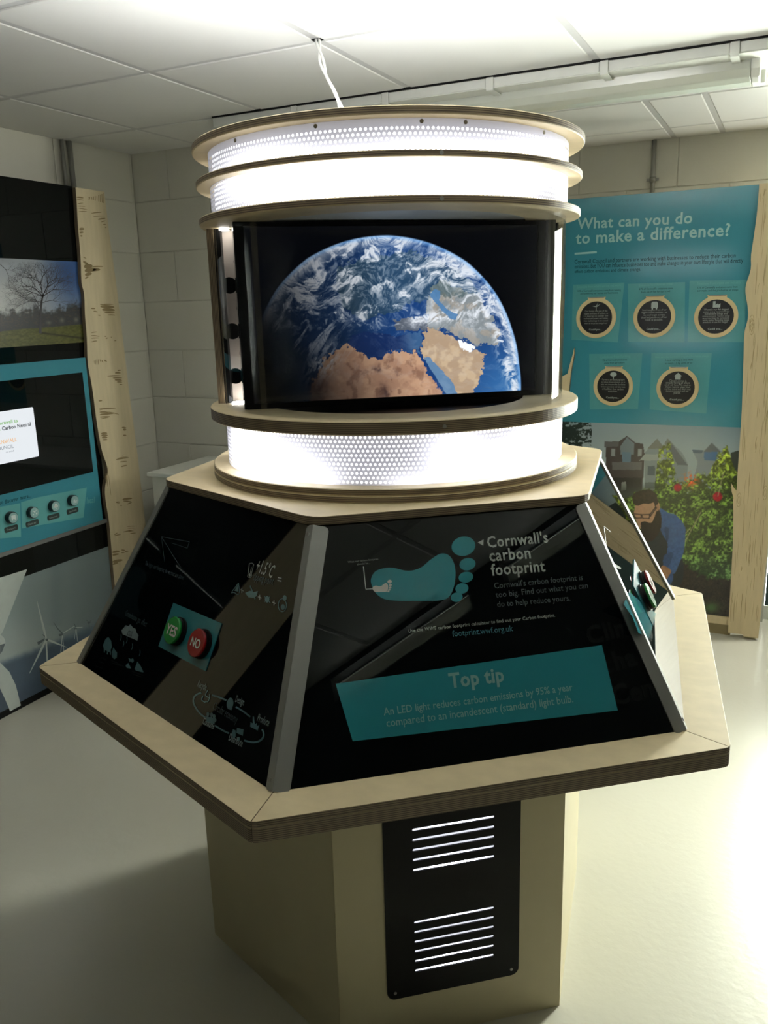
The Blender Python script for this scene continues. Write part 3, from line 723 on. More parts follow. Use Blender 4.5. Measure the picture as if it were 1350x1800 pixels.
# ---------------------------------------------------------------- Earth picture on the display
def paint_earth(x, y):
    bcol = np.zeros(x.shape+(3,))+np.array([3, 4, 7.])
    # disc fitted on the screen plane
    P = np.stack([x, y], -1)
    cxy = pr(sp(-.040+.0, 1.378)); R0 = 240.
    # limb as measured on the picture of the disc
    ang_ = np.arctan2(y-700, x-683); 
    th = np.radians([-180, -165, -150, -135, -120, -105, -90, -75, -60, -45, -30, -15, 0, 12])
    rr = np.array([232, 244, 262, 276, 285, 287, 287, 283, 277, 265, 250, 238, 232.5, 230])
    rl = np.interp(ang_, th, rr); rho = np.hypot(x-683, y-700)/rl
    inside = 1-smooth(.992, 1.003, rho)
    # lighting: terminator at the left
    lightv = (x-683)/232*.72-(y-700)/287*.62
    n1 = fbm(x/46, y/46, 6, 3); wx = x+38*(fbm(x/70, y/70, 4, 11)-.5)*2; wy = y+38*(fbm(x/70, y/70, 4, 12)-.5)*2
    sw = fbm(wx/26+wy/60, wy/17-wx/90, 7, 21); sw2 = fbm(wx/7+wy/25, wy/6, 5, 22)
    c = np.zeros(x.shape+(3,))+np.array([24, 58, 112.])
    c = lay(c, [52, 104, 160], smooth(760, 910, x)*smooth(560, 690, y))
    c = lay(c, [20, 40, 70], (1-smooth(600, 700, x))*.7)
    j = 9*(fbm(x/9, y/9, 4, 5)-.5)*2; j2 = 9*(fbm(x/9, y/9, 4, 6)-.5)*2; X, Y = x+j, y+j2
    land = np.array([172, 132, 108.]); 
    afr = [(548, 720), (553, 668), (566, 642), (577, 624), (598, 612), (612, 604), (620, 602), (624, 612), (632, 622), (648, 628), (666, 632), (675, 628), (681, 618), (695, 615), (725, 618), (733, 618), (738, 632), (746, 646), (760, 664), (774, 682), (782, 700), (786, 730), (548, 730)]
    c = lay(c, land, inpoly(X, Y, afr).astype(float))
    c = lay(c, [196, 156, 126], inpoly(X, Y, afr)*smooth(.45, .62, fbm(x/34, y/26, 5, 31))*.8)
    c = lay(c, [104, 72, 60], inpoly(X, Y, afr)*smooth(.56, .74, fbm(x/13+3, y/16, 6, 33))*.5)
    for ex, ey, rx, ry in ((665, 651, 6, 6), (676, 688, 8, 12), (560, 690, 14, 30)):
        c = lay(c, [70, 48, 46], np.exp(-(((X-ex)/rx)**2+((Y-ey)/ry)**2))*.85)
    ara = [(741, 622), (742, 606), (748, 590), (752, 574), (766, 574), (778, 585), (792, 592), (804, 600), (815, 612), (826, 622), (836, 614), (846, 618), (856, 622), (852, 648), (842, 668), (830, 688), (812, 702), (800, 692), (786, 674), (770, 655), (756, 640), (746, 632)]
    c = lay(c, [166, 142, 118], inpoly(X, Y, ara).astype(float)); c = lay(c, [196, 172, 142], inpoly(X, Y, ara)*smooth(.45, .6, fbm(x/20, y/20, 4, 41))*.7)
    iran = [(752, 574), (748, 540), (756, 505), (780, 490), (800, 500), (838, 520), (866, 560), (880, 592), (874, 606), (850, 606), (838, 610), (820, 598), (805, 590), (780, 580)]
    c = lay(c, [128, 134, 136], inpoly(X, Y, iran)*.95); c = lay(c, [152, 142, 130], inpoly(X, Y, iran)*smooth(.5, .65, fbm(x/15, y/15, 4, 43))*.7)
    eur = [(590, 470), (640, 455), (720, 440), (800, 470), (850, 520), (760, 520), (700, 545), (640, 560), (600, 540)]
    c = lay(c, [52, 74, 78], inpoly(X, Y, eur)*.5)
    anat = [(690, 566), (712, 556), (742, 560), (756, 574), (742, 584), (715, 582), (694, 580)]
    c = lay(c, [120, 110, 96], inpoly(X, Y, anat)*.6)
    red = [(745, 628), (752, 627), (772, 646), (792, 668), (806, 694), (812, 716), (796, 716), (784, 690), (768, 664), (752, 642)]
    c = lay(c, [92, 124, 158], inpoly(x+j*.3, y+j2*.3, red).astype(float))
    med = [(612, 604), (618, 590), (640, 582), (680, 588), (700, 592), (742, 584), (742, 606), (738, 617), (700, 614), (681, 616), (674, 628), (660, 630), (636, 620), (622, 610)]
    c = lay(c, [22, 44, 92], inpoly(x+j*.5, y+j2*.5, med).astype(float)); c = lay(c, [70, 110, 150], inpoly(X, Y, med)*smooth(695, 735, x)*.7)
    casp = [(754, 516), (766, 508), (774, 512), (772, 528), (784, 540), (792, 548), (806, 553), (802, 562), (790, 559), (776, 544), (764, 530)]
    # clouds
    north = 1-smooth(470, 545, y+.20*(x-700))
    cl = smooth(.47, .62, sw*.75+sw2*.25)*np.clip(north+.08, 0, 1)
    cl = np.maximum(cl, smooth(.42, .58, sw*.6+sw2*.4)*(smooth(700, 790, x)*(1-smooth(490, 560, y-.35*(x-700)))))
    band = np.exp(-((y-(560-(x-740)*.10)-0)/12)**2)*smooth(715, 735, x)*(1-smooth(800, 840, x)); cl = np.maximum(cl, band*smooth(.40, .60, sw2))
    cl = np.maximum(cl, .75*smooth(.52, .66, sw2*.6+sw*.4)*(1-smooth(690, 760, x))*np.clip(1-np.abs(y-545)/60, 0, 1))
    st = fbm((x+y*.75)/9, (x-y*1.1)/60, 5, 71); cl = np.maximum(cl, .62*smooth(.50, .68, st)*(1-smooth(570, 640, x))*smooth(440, 480, y)*(1-smooth(600, 660, y)))
    sp_ = fbm((x+y*.5)/6, (x*.6-y)/22, 5, 75); cl = np.maximum(cl, .8*smooth(.45, .62, sp_)*np.exp(-((x-568-(632-y)*.35)/26)**2-((y-634)/34)**2))
    for ex, ey, rx, ry in ((610, 525, 6, 8), (590, 547, 3, 3), (634, 556, 8, 6), (603, 556, 4, 4), (712, 517, 9, 7), (733, 565, 16, 7)):
        cl = np.maximum(cl, np.exp(-(((X-ex)/rx)**2+((Y-ey)/ry)**2))*1.2)
    ll = np.exp(-((x-880-(y-600)*.30)/12)**2)*smooth(560, 590, y); cl = np.maximum(cl, ll*smooth(.38, .58, sw2)*.9)
    lim = smooth(.90, .985, rho)*(y < 640); cl = np.maximum(cl, lim*.9*smooth(.25, .5, sw))
    hf = fbm(wx/3.2, wy/2.6, 4, 89); cl = np.clip(cl*(.72+.55*smooth(.3, .6, hf)), 0, 1); cl = np.maximum(cl, .42*smooth(.42, .68, hf*.5+sw2*.5)*smooth(600, 520, y-.1*(x-690))); cl = np.maximum(cl, .9*smooth(.36, .55, hf*.4+sw*.6)*np.exp(-((x-790)/75)**2-((y-472-(x-790)*.35)/34)**2)); c = lay(c, np.array([214, 218, 226.])+40*(fbm(wx/4, wy/3, 4, 88)-.5)[..., None]*np.ones(3), cl*.93)
    c = lay(c, [74, 118, 164], inpoly(x+j*.3, y+j2*.3, casp)*.9)
    gulf = [(803, 596), (812, 598), (836, 612), (826, 622), (812, 610)]; c = lay(c, [232, 232, 232], inpoly(X, Y, gulf)*1.0)
    c = lay(c, [120, 170, 225], smooth(.965, 1.0, rho)*.75)
    # night side
    lv = (x-683)/232*.8-(y-700)/287*.45
    lit = smooth(-.80, .42, lv+.10*(n1-.5))*smooth(425, 520, x+.30*(640-y))
    c = c*np.clip(lit, 0, 1)[..., None]*1.0
    return bcol*(1-inside[..., None])+c*inside[..., None]
h0, z0_ = SPL.uv(SPL.bp(432, 704)); h1 = SPL.uv(SPL.bp(925, 690))[0]
M_EARTH = vcol('display_picture_glow', .12, emit=1.0)
picture('earth_picture', SPL, (-.298, .282, 1.3725, 1.699), 600, 350, paint_earth, M_EARTH, scr, off=.0015)
# ---------------------------------------------------------------- print on the front panel
def cv(pts, s, ox, oy): return [(ox+x/s, oy+y/s) for x, y in pts]
f7 = lambda pts: cv(pts, 2.935, 540, 880)
foot = cspline(f7([(330, 400), (352, 365), (395, 349), (445, 347), (500, 360), (545, 360), (590, 343), (640, 302), (690, 273), (732, 283), (758, 325), (765, 385), (755, 450), (728, 500), (680, 515), (560, 517), (460, 516), (395, 507), (352, 475), (332, 435)]), 4)
def toes(sx=1.0): return [ell(540+a/2.935, 880+b/2.935, c/2.935, d/2.935, -12) for a, b, c, d in ((806, 235, 62, 50), (827, 328, 42, 32), (819, 395, 38, 28), (798, 453, 34, 27), (771, 498, 31, 24))]
ft = decal('footprint_print', [foot]+toes(), PFf, M_TEALK, pF, .0006)
bx0, by0 = foot[0]
def small(p): # small foot: scaled copy of the big one
    return [(654+(x-653)*.185+1, 1028+(y-1000)*.19+2) for x, y in p]
decal('small_footprint_print', [small(foot)]+[small(t_) for t_ in toes()], PFf, M_PALEINK, pF, .0009)
decal('leader_line_print', stroke([(638.8, 995.8), (643.2, 1035.7), (655, 1035)], 1.3)+[f7([(880, 216), (910, 200), (908, 232)])], PFf, M_PALEINK, pF)
M_HEAD = plain('grey_heading_print', (158, 164, 158), 0.12); M_BODY = plain('grey_body_print', (92, 102, 102), 0.12)
text("Cornwall's", (857.5, 962.5), (964, 953), PFf, M_HEAD, pF, bold=.018, cond=1.12)
text("carbon", (861, 986.5), (933.5, 981), PFf, M_HEAD, pF, bold=.018, cond=1.12)
text("footprint", (864.4, 1011.5), (959, 1004), PFf, M_HEAD, pF, bold=.018, cond=1.12)
text("Cornwall's carbon footprint is", (869.5, 1034.5), (1025, 1019.3), PFf, M_BODY, pF, cond=1.05)
text("too big. Find out what you can", (872, 1050.5), (1034, 1033.5), PFf, M_BODY, pF, cond=1.05)
text("do to help reduce yours.", (874.6, 1067), (1002.7, 1055.5), PFf, M_BODY, pF, cond=1.05)
M_LINE = plain('pale_line_print', (142, 148, 142), 0.12)
text("Use the WWF carbon footprint calculator to find out your Carbon footprint.", (717.9, 1112), (976, 1084), PFf, M_LINE, pF, bold=.012, cond=1.05)
text("footprint.wwf.org.uk", (795.5, 1119), (902.2, 1109), PFf, plain('teal_grey_print', (70, 118, 128), .12), pF, bold=.008, cond=1.1)
text("What our carbon footprint", (611.6, 989.5), (665, 984), PFf, M_LINE, pF, cond=1.0)
text("should be...", (628, 993.5), (650.7, 991), PFf, M_LINE, pF, cond=1.0)
decal('tip_box_print', [[(590, 1202), (1058, 1134), (1086, 1248.8), (620, 1303)]], PFf, M_TEALK, pF, .0008)
M_TIP = plain('tip_lettering_print', (128, 168, 164), 0.12)
text("Top tip", (790.8, 1209), (887, 1197), PFf, M_TIP, pF, bold=.03, cond=1.1, off=.0012)
text("An LED light reduces carbon emissions by 95% a year", (675, 1257.5), (1007, 1213.5), PFf, M_TIP, pF, bold=.004, cond=1.12, off=.0012)
text("compared to an incandescent (standard) light bulb.", (680, 1277.5), (1008, 1234.5), PFf, M_TIP, pF, bold=.004, cond=1.12, off=.0012)
for s_, a_, b_ in (("Clim", (1036, 1133), (1112, 1113)), ("cha", (1063, 1184), (1122, 1168)), ("Cen", (1080, 1240), (1152, 1223))):
    text(s_, a_, b_, PFf, plain('very_faint_print', (22, 25, 25), .12), pF, bold=.03, cond=1.0, off=.0003)
# ---------------------------------------------------------------- print on the left panel
g3 = lambda pts: cv(pts, 3.1395, 130, 860)
g4 = lambda pts: cv(pts, 3.4615, 130, 1060)
M_SHEET = plain('faint_sheet_print', (14, 26, 30), .12)
text("+1.5°C", g3([(998, 452)])[0], g3([(1090, 490)])[0], PLf, M_LINE, pL, bold=.01, cond=1.9)
text("tipping point", g3([(985, 500)])[0], g3([(1097, 528)])[0], PLf, M_DIMINK, pL, cond=1.7)
decal('equals_print', [g3([(1125, 484), (1146, 489), (1146, 495), (1125, 490)]), g3([(1123, 500), (1145, 505), (1145, 511), (1123, 506)])], PLf, M_LINE, pL)
th_ = [p for p in stroke(g3([(968, 410), (960, 470), (958, 483), (972, 489), (982, 478), (980, 466), (992, 414), (982, 407), (968, 410)]), 1.0)]+[ell(*g3([(970, 474)])[0], 1.9, 2.6)]+stroke(g3([(980, 430), (972, 470)]), .9)
decal('thermometer_print', th_, PLf, M_LINE, pL)
M_ICON = plain('dim_teal_icon_print', (74, 104, 108), .12); M_ICONW = plain('pale_icon_print', (110, 124, 124), .12)
ic = stroke(g3([(872, 566), (908, 517), (914, 572)]), 1.2)+[g3([(885, 560), (903, 528), (907, 566)])]+stroke(spline(g3([(868, 572), (885, 570), (900, 580), (912, 578)])), 1.3)
ic += [g3([(945, 572), (972, 560), (990, 568), (1015, 562), (1008, 590), (990, 600), (962, 596)])]+stroke(g3([(972, 532), (1000, 606)]), 2.2)
ic += [ell(*g3([(1066, 607)])[0], 4.0, 6.0)]+stroke(g3([(1050, 590), (1084, 628)]), 1)+stroke(g3([(1052, 622), (1082, 592)]), 1)
ic += stroke(ell(*g3([(1150, 640)])[0], 7.2, 11.5, n=20)+[ell(*g3([(1150, 640)])[0], 7.2, 11.5, n=20)[0]], 1.2)+[ell(*g3([(1163, 600)])[0], 3.4, 5), ell(*g3([(1153, 650)])[0], 3.6, 5)]
decal('icon_row_print', ic, PLf, M_ICON, pL)
pls = []
for x_, y_ in ((927, 558), (1025, 597), (1104, 627)): pls += stroke(g3([(x_-9, y_-4), (x_+9, y_+4)]), 1.5)+stroke(g3([(x_, y_-14), (x_, y_+14)]), 1.5)
decal('plus_print', pls, PLf, M_LINE, pL)
decal('chart_frame_print', stroke(g3([(452, 190), (695, 267), (605, 535), (368, 450), (452, 190)]), .7), PLf, M_FAINT, pL)
decal('chart_lines_print', stroke(g3([(483, 262), (638, 290)]), 1.0)+stroke(g3([(483, 262), (500, 400)]), .7)+stroke(g3([(483, 262), (590, 434)]), .9)+stroke(g3([(540, 297), (625, 325), (637, 290)]), .7), PLf, M_DIMINK, pL)
text("The bigger our footprint, the warmer our planet", g3([(390, 418)])[0], g3([(604, 500)])[0], PLf, M_DIMINK, pL, cond=1.7)
for i in range(9):
    y_ = 265+i*17; text("Find out how we are all changing", g3([(760-i*2, y_-20)])[0], g3([(868-i*4, y_+14)])[0], PLf, M_FAINT, pL, cond=1.3)
decal('county_map_print', [cspline(g3([(330, 425), (400, 480), (365, 560), (350, 640), (370, 690), (290, 720), (215, 690), (200, 640), (260, 560)]), 4)], PLf, M_SHEET, pL, .0004)
cloud = [(268, 800), (262, 778), (275, 765), (285, 750), (300, 755), (312, 745), (326, 765), (340, 770), (345, 790), (356, 805), (350, 836)]
decal('cloud_print', [g3(cloud)], PLf, M_ICONW, pL)
text("CO2", g3([(293, 806)])[0], g3([(318, 812)])[0], PLf, M_SHEET, pL, off=.001, cond=1.6)
text("Greenhouse gas effect", g3([(280, 695)])[0], g3([(398, 760)])[0], PLf, M_DIMINK, pL, cond=1.7)
tr = [g3([(160, 860), (175, 825), (190, 815), (205, 835), (210, 870), (196, 900), (165, 885)]), g3([(183, 890), (189, 890), (187, 912), (181, 910)]), g3([(166, 880), (172, 882), (170, 902), (165, 900)]), g3([(198, 890), (204, 890), (203, 914), (198, 912)])]
tr += [g3([(208, 900), (218, 872), (228, 890), (238, 900), (236, 930), (222, 938), (210, 925)]), g3([(285, 972), (300, 958), (316, 990), (290, 985)]), g3([(335, 990), (350, 950), (368, 975), (385, 1012), (340, 1000)]), g3([(300, 930), (318, 940), (308, 955)]), ell(*g3([(322, 945)])[0], 2.6, 3.6)]
for x_, y_ in ((255, 835), (270, 870), (288, 850), (318, 885), (360, 920)): tr += stroke(g3([(x_, y_), (x_+6, y_-18), (x_+4, y_-34)]), .9)
decal('tree_icon_print', tr, PLf, M_ICON, pL)
rows_ = []
for x_, y_, w_ in ((150, 930, 30), (135, 950, 36), (120, 975, 40), (205, 945, 36), (210, 958, 50), (245, 965, 30), (320, 1005, 62), (325, 1020, 50)): rows_ += stroke(g3([(x_, y_), (x_+w_, y_+w_*.36)]), 1.4)
decal('caption_print', rows_, PLf, plain('dull_caption_print', (36, 44, 46), .12), pL)
# circular economy loop
lp = []
for seg in ([(775, 545), (748, 556), (730, 575), (727, 605), (740, 635), (765, 670), (800, 697)], [(838, 560), (880, 572), (928, 592)], [(985, 632), (1028, 658), (1072, 692)], [(1145, 768), (1155, 795), (1148, 822), (1120, 843), (1080, 847), (1035, 836)], [(942, 792), (905, 775), (858, 745)]):
    lp += stroke(spline(g4(seg), 4), 3.0)
decal('loop_arrow_print', lp, PLf, M_ICON, pL)
ics = stroke(spline(g4([(815, 530), (800, 560), (822, 575), (825, 555)]), 4), 1.6)+stroke(spline(g4([(785, 565), (778, 590), (800, 605)]), 4), 1.8)+stroke(spline(g4([(825, 575), (815, 600), (800, 598)]), 4), 1.8)
ics += [ell(*g4([(950, 612)])[0], 5.8, 10.5, 8), g4([(938, 630), (965, 636), (958, 652), (936, 645)])]
ics += [g4([(1072, 752), (1075, 725), (1088, 732), (1088, 690), (1096, 692), (1100, 738), (1112, 730), (1114, 748), (1128, 742), (1118, 776)])]
ics += [g4([(988, 790), (992, 760), (1032, 768), (1028, 808)]), g4([(960, 788), (968, 768), (985, 775), (984, 815), (958, 806)]), ell(*g4([(973, 812)])[0], 2.5, 3.2), ell(*g4([(1002, 826)])[0], 2.5, 3.2)]
ics += [g4([(805, 722), (812, 695), (838, 692), (858, 712), (855, 738)])]+[ell(*g4([p_])[0], 2.6, 3.8) for p_ in ((837, 680), (815, 676), (852, 690), (812, 700), (858, 712))]
decal('loop_icon_print', ics, PLf, M_ICON, pL, .0008)
for s_, a_, b_ in (("Recycle", (750, 508), (802, 532)), ("Design", (980, 600), (1030, 624)), ("Produce", (1113, 716), (1183, 750)), ("Distribute", (940, 834), (1021, 876)), ("Consume", (781, 734), (848, 768))):
    text(s_, g4([a_])[0], g4([b_])[0], PLf, M_ICONW, pL, bold=.02, cond=1.9)
text("Circular economy", g4([(843, 645)])[0], g4([(988, 733)])[0], PLf, M_DIMINK, pL, cond=1.9)
# button sets (left and right panels carry the same set)
M_GREEN = plain('green_button_plastic', (20, 128, 52), .25); M_RED = plain('red_button_plastic', (128, 18, 22), .25)
M_SHEETT = plain('teal_button_plate', (40, 108, 114), .2)
def button_set(pl, panel, quad, cen, emit=0):
    u_, v_ = pl.u, pl.v
    MB().prism([pl.at(a, b, .0003) for a, b in quad], pl.n, .0015).build('button_plate', M_SHEETT, panel)
    for (a, b), word, mat, nm in ((cen[0], 'YES', M_GREEN, 'green'), (cen[1], 'NO', M_RED, 'red')):
        c0 = pl.at(a, b, .0018); c1 = pl.at(a, b, .006); c2 = pl.at(a, b, .0125); 
        bt = MB().tube([c0, c1, c1, c2], [.0265, .0265, .0245, .0245], 36).build('push_button', M_BLACKM, K, 'round %s push button with white lettering %s' % (nm, word))
        cp = MB().tube([c2, pl.at(a, b, .0155), pl.at(a, b, .0168)], [.0252, .0252, .0236], 40).build('button_cap', mat, bt)
        cu_pl = Plane(pl.at(a, b, .0171), pl.n, pl.u)
        cu = bpy.data.curves.new('t', 'FONT'); cu.body = word; cu.size = 1; cu.offset = .02; o_ = bpy.data.objects.new('t', cu); COL.objects.link(o_); bpy.context.view_layer.update()
        me = bpy.data.meshes.new_from_object(o_.evaluated_get(bpy.context.evaluated_depsgraph_get())); bpy.data.objects.remove(o_); bpy.data.curves.remove(cu)
        n_ = len(me.vertices); co = np.empty(n_*3, np.float32); me.vertices.foreach_get('co', co); co = co.reshape(-1, 3)
        x0, x1 = co[:, 0].min(), co[:, 0].max(); w = .036 if word == 'YES' else .029; s_ = w/(x1-x0)
        out = np.array(cu_pl.p)+np.outer((co[:, 0]-(x0+x1)/2)*s_, np.array(u_))+np.outer((co[:, 1]-.36)*s_*1.15, np.array(v_))
        me.vertices.foreach_set('co', out.astype(np.float32).ravel()); me.update(); me.materials.clear(); link('lettering', me, M_PALEINK, bt)
def uvs(pl, pts): return [pl.uv(pl.bp(*p)) for p in pts]
quad = uvs(PLf, [(306, 1059.7), (391, 1096), (362.5, 1180), (279.7, 1136.5)])
c0 = [PLf.uv(PLf.bp(301.5, 1107.5, .0168)), PLf.uv(PLf.bp(344, 1129.5, .0168))]
button_set(PLf, pL, list(reversed(quad)), c0)
c1 = [PRf.uv(PRf.bp(1145, 1046, .0168)), PRf.uv(PRf.bp(1146, 1021, .0168))]
du = (c1[0][0]-c0[0][0], c1[0][1]-c0[0][1])
print('BTN', c0, c1, quad)
button_set(PRf, pR, [(a+du[0], b+du[1]) for a, b in reversed(quad)], [c1[0], (c1[0][0]+c0[1][0]-c0[0][0], c1[0][1]+c0[1][1]-c0[0][1])])
# teal and white print on the right panel
decal('teal_band_print', [[(1096, 1062), (1106, 1040), (1131, 1062), (1153, 1078), (1148, 1098), (1141, 1122), (1122, 1112), (1112, 1085)]], PRf, M_TEALK, pR)
decal('white_corner_print', [[(1078, 989), (1092, 998), (1091, 1001), (1080, 996)]], PRf, M_PALEINK, pR)
decal('chart_line_print', stroke([(1062, 925), (1066, 960), (1072, 975)], .6)+stroke([(1062, 925), (1074, 935)], .6), PRf, M_PALEINK, pR)
text("Carbon", (1142, 1140), (1148, 1117), PRf, M_DIMINK, pR, cond=.8)

# ================================================================== LEFT WALL BOARD
LX = -1.96; LP = Plane((LX, 0, 0), (1, 0, 0), (0, 1, 0))
B = empty('touchscreen_board', (LX, 0.0, 0), 'tall black display board with touchscreen, tree photo and wind farm photo on the left wall', 'display board')
MB().box(LX-.018, LX, -.98, 1.14, .026, 2.058).build('backboard', M_BLACK, B)
for z in (.12, 1.0, 1.9): MB().box(XL+.001, LX-.018, -.95, 1.08, z, z+.06).build('batten', M_PED, B)
MB().box(LX+.001, LX+.019, -1.16, -.93, .026, 2.05).build('end_board', PLYX, B)
MB().box(LX-.016, LX-.002, -.95, 1.10, 0, .026).build('plinth', M_BLACKM, B)
L4 = lambda pts: cv(pts, 8.4375, 0, 440)
def paint_tree(x, y):
    c = np.zeros(x.shape+(3,))+np.array([150, 158, 168.])
    t_ = smooth(60, 128, x-.18*(y-500)); sky = lay(c, [58, 92, 150], t_*smooth(600, 470, y)*1.0); sky = lay(sky, [186, 190, 190], (1-smooth(20, 80, x))*smooth(470, 520, y)*.9)
    c = lay(sky, [120, 124, 128], (1-smooth(0, 45, x))*(1-smooth(455, 470, y))*.5)
    n_ = fbm(x/5, y/5, 5, 91); edge = 548-.10*(x-20)+14*(fbm(x/16, y*0+3, 4, 92)-.5)*2
    c = lay(c, [52, 54, 56], smooth(-7, 6, y-edge+10*(n_-.5)*2)*.93); c = lay(c, [84, 74, 66], smooth(.55, .7, fbm(x/3, y/2.2, 3, 93))*(y > edge)*.5)
    c = lay(c, [120, 118, 110], np.exp(-((x-86)/5)**2-((y-567)/3)**2)*.6+np.exp(-((x-109)/4)**2-((y-563)/4)**2)*.7+np.exp(-((x-134)/4)**2-((y-562)/4)**2)*.7)
    g_ = smooth(-1, 1, y-(580-.045*x+3*(x < 40)*(40-x)/40-.04*np.clip(x-60, 0, 90)))
    gr = np.array([86, 88, 44.])*(0.75+.5*fbm(x/4, y/2, 4, 94))[..., None]; c = c*(1-g_[..., None])+gr*g_[..., None]
    sh_ = np.exp(-((y-(585+(x-72)*.13))/1.6)**2)*(x > 72); c = lay(c, [34, 34, 22], sh_*.8)
    return c
ph = picture('tree_photograph', LP, (0.30, 1.131, 1.434, 1.762), 300, 130, paint_tree, vcol('photo_print_satin', .25), B, off=.0006)
rs = random.Random(5); br = []
def branch(x, y, a, l, w, d):
    if d == 0 or l < 1.2: return
    pts = [(x, y)]; 
    for i in range(3):
        a += rs.uniform(-.22, .22); x += math.cos(a)*l/3; y -= math.sin(a)*l/3; pts.append((x, y))
    if min(p[1] for p in pts) < 459 or max(p[0] for p in pts) > 133: return
    br.extend(stroke(pts, [w, w*.85, w*.75, w*.6]))
    for s_ in ((-1, 1) if d > 1 else (1,)):
        branch(x, y, a+s_*rs.uniform(.25, .62), l*rs.uniform(.68, .85), w*.62, d-1)
    if rs.random() < .6: branch(pts[1][0], pts[1][1], a+rs.choice((-1, 1))*rs.uniform(.5, 1), l*.6, w*.5, d-1)
br += stroke([(70.6, 586), (70.8, 560), (72, 545), (73, 530), (75, 522)], [5, 3.9, 3.6, 3.2, 2.8])
for a_, l_, w_ in ((1.62, 20, 2.0), (2.2, 20, 2.0), (1.1, 20, 2.0), (.62, 22, 1.9), (2.65, 20, 1.8), (1.35, 24, 1.6), (1.9, 24, 1.6)): branch(75, 522, a_, l_, w_, 7)
for x_, y_, a_, l_ in ((73, 533, .25, 20), (72, 540, 2.5, 16), (71, 552, 2.2, 12), (73, 531, 2.9, 22), (0, 452+12, -1.0, 14)): branch(x_, y_, a_, l_, 1.3, 6)
decal('tree_branches_print', br, LP, plain('branch_print', (46, 44, 50), .3), ph, .0012)
# teal console section
TX = LX+.02; TP = Plane((TX, 0, 0), (1, 0, 0), (0, 1, 0))
tp = MB().box(LX, TX, -.25, 1.09, .664, 1.372).build('teal_fascia', M_TEAL, B)
MB().box(LX, TX+.004, -.25, 1.11, .648, .664).build('fascia_lip', M_ALUD, B)
ts = MB().box(TX, TX+.002, -.15, 1.062, .886, 1.312).build('touchscreen', M_BLACK, B)
M_CARD = glow_mat('lit_screen_white', (.78, .82, .86), .78); M_CARD.node_tree.nodes['Principled BSDF'].inputs['Base Color'].default_value = (.01, .01, .01, 1)
TSP = Plane((TX+.002, 0, 0), (1, 0, 0), (0, 1, 0))
cl_, cr_ = TSP.uv(TSP.bp(68, 797)), TSP.uv(TSP.bp(58, 712))
MB().add([(TX+.0025, .30, 1.002), (TX+.0025, cl_[0]-.004, 1.002), (TX+.0025, cl_[0], 1.007), (TX+.0025, cl_[0], 1.194), (TX+.0025, cl_[0]-.004, 1.199), (TX+.0025, .30, 1.199)], [(0, 1, 2, 3, 4, 5)]).build('lit_card', M_CARD, ts)
def scrtext(s_, z, y1, hgt, mat, bold=.0):
    """lettering right aligned to y1 on the touchscreen"""
    o_ = text(s_, (10, 750), (54, 748), TSP, mat, ts, bold=bold); co = np.empty(len(o_.data.vertices)*3, np.float32); o_.data.vertices.foreach_get('co', co); co = co.reshape(-1, 3)
    y, zz = co[:, 1].copy(), co[:, 2].copy(); b0 = y.max(); sc = 1
    A_, B__ = TSP.bp(10, 750), TSP.bp(54, 748); d_ = (B__-A_).normalized(); rel = co-np.array(A_); lu = rel@np.array(d_); v_ = TSP.n.cross(d_); lv = rel@np.array(v_)
    H_ = max(lv.max(), 1e-4); sc = hgt/H_
    co[:, 0] = TX+.0030; co[:, 1] = y1-(lu.max()-lu)*sc; co[:, 2] = z+lv*sc; o_.data.vertices.foreach_set('co', co.ravel()); o_.data.update(); return o_
def em(name, rgb, s=.7): return glow_mat(name, tuple(sl(rgb)), s)
M_G, M_DK, M_OR, M_GY = (em('screen_green', (120, 200, 70), .6), em('screen_dark', (40, 50, 60), .5), em('screen_orange', (235, 170, 70), .8), em('screen_grey', (110, 120, 130), .7))
for m__ in (M_G, M_DK, M_OR, M_GY): m__.node_tree.nodes['Principled BSDF'].inputs['Base Color'].default_value = (.01, .01, .01, 1)
yA = TSP.uv(TSP.bp(31, 742)); yB = TSP.uv(TSP.bp(54, 748)); yC = TSP.uv(TSP.bp(29.5, 775.5)); yD = TSP.uv(TSP.bp(24, 787)); yE = TSP.uv(TSP.bp(24, 792))
scrtext("Cornwall to", yA[1], yA[0], .0135, M_G, .02); scrtext("Carbon Neutral", yB[1], yB[0], .0145, M_DK, .03)
yF = TSP.uv(TSP.bp(5, 756)); scrtext("become", yB[1], yF[0]-.012, .0140, M_G, .02)
scrtext("CORNWALL", yC[1], yC[0], .0150, M_OR); scrtext("COUNCIL", yD[1], yD[0], .0140, M_GY); scrtext("one and all", yE[1]-.003, yE[0], .006, M_GY)
# buttons on the fascia
h6 = lambda pts: cv(pts, 6.75, 0, 840)
decal('button_band_print', [h6([(430, 235), (1030, 115), (990, 470), (260, 600), (250, 290)]), h6([(0, 345), (240, 300), (250, 700), (0, 720)])], TP, M_TEALL, tp, .0005)
text("Press a button to discover more...", (-48, 898.5), (55, 874), TP, M_INK, tp, bold=.01, cond=1.25)
text("heal", h6([(1030, 302)])[0], h6([(1120, 296)])[0], TP, M_TEALL, tp, cond=1.3)
icons = ('bus', 'molecule', 'tree', 'wave', 'house')
M_BTN = plain('pale_button_face', (140, 178, 178), .3, emit=.0); M_BTNB = plain('button_bezel_dark_teal', (8, 34, 40), .3)  # pale face colour in a dark teal bezel
M_ICW = plain('button_icon_white', (214, 224, 220), .3)
bc = [TP.uv(TP.bp(*q_, .016)) for q_ in ((22.3, 910), (59.5, 901), (96.8, 890), (130.2, 880))]
bc = [(bc[0][0]-.108, bc[0][1])]+bc
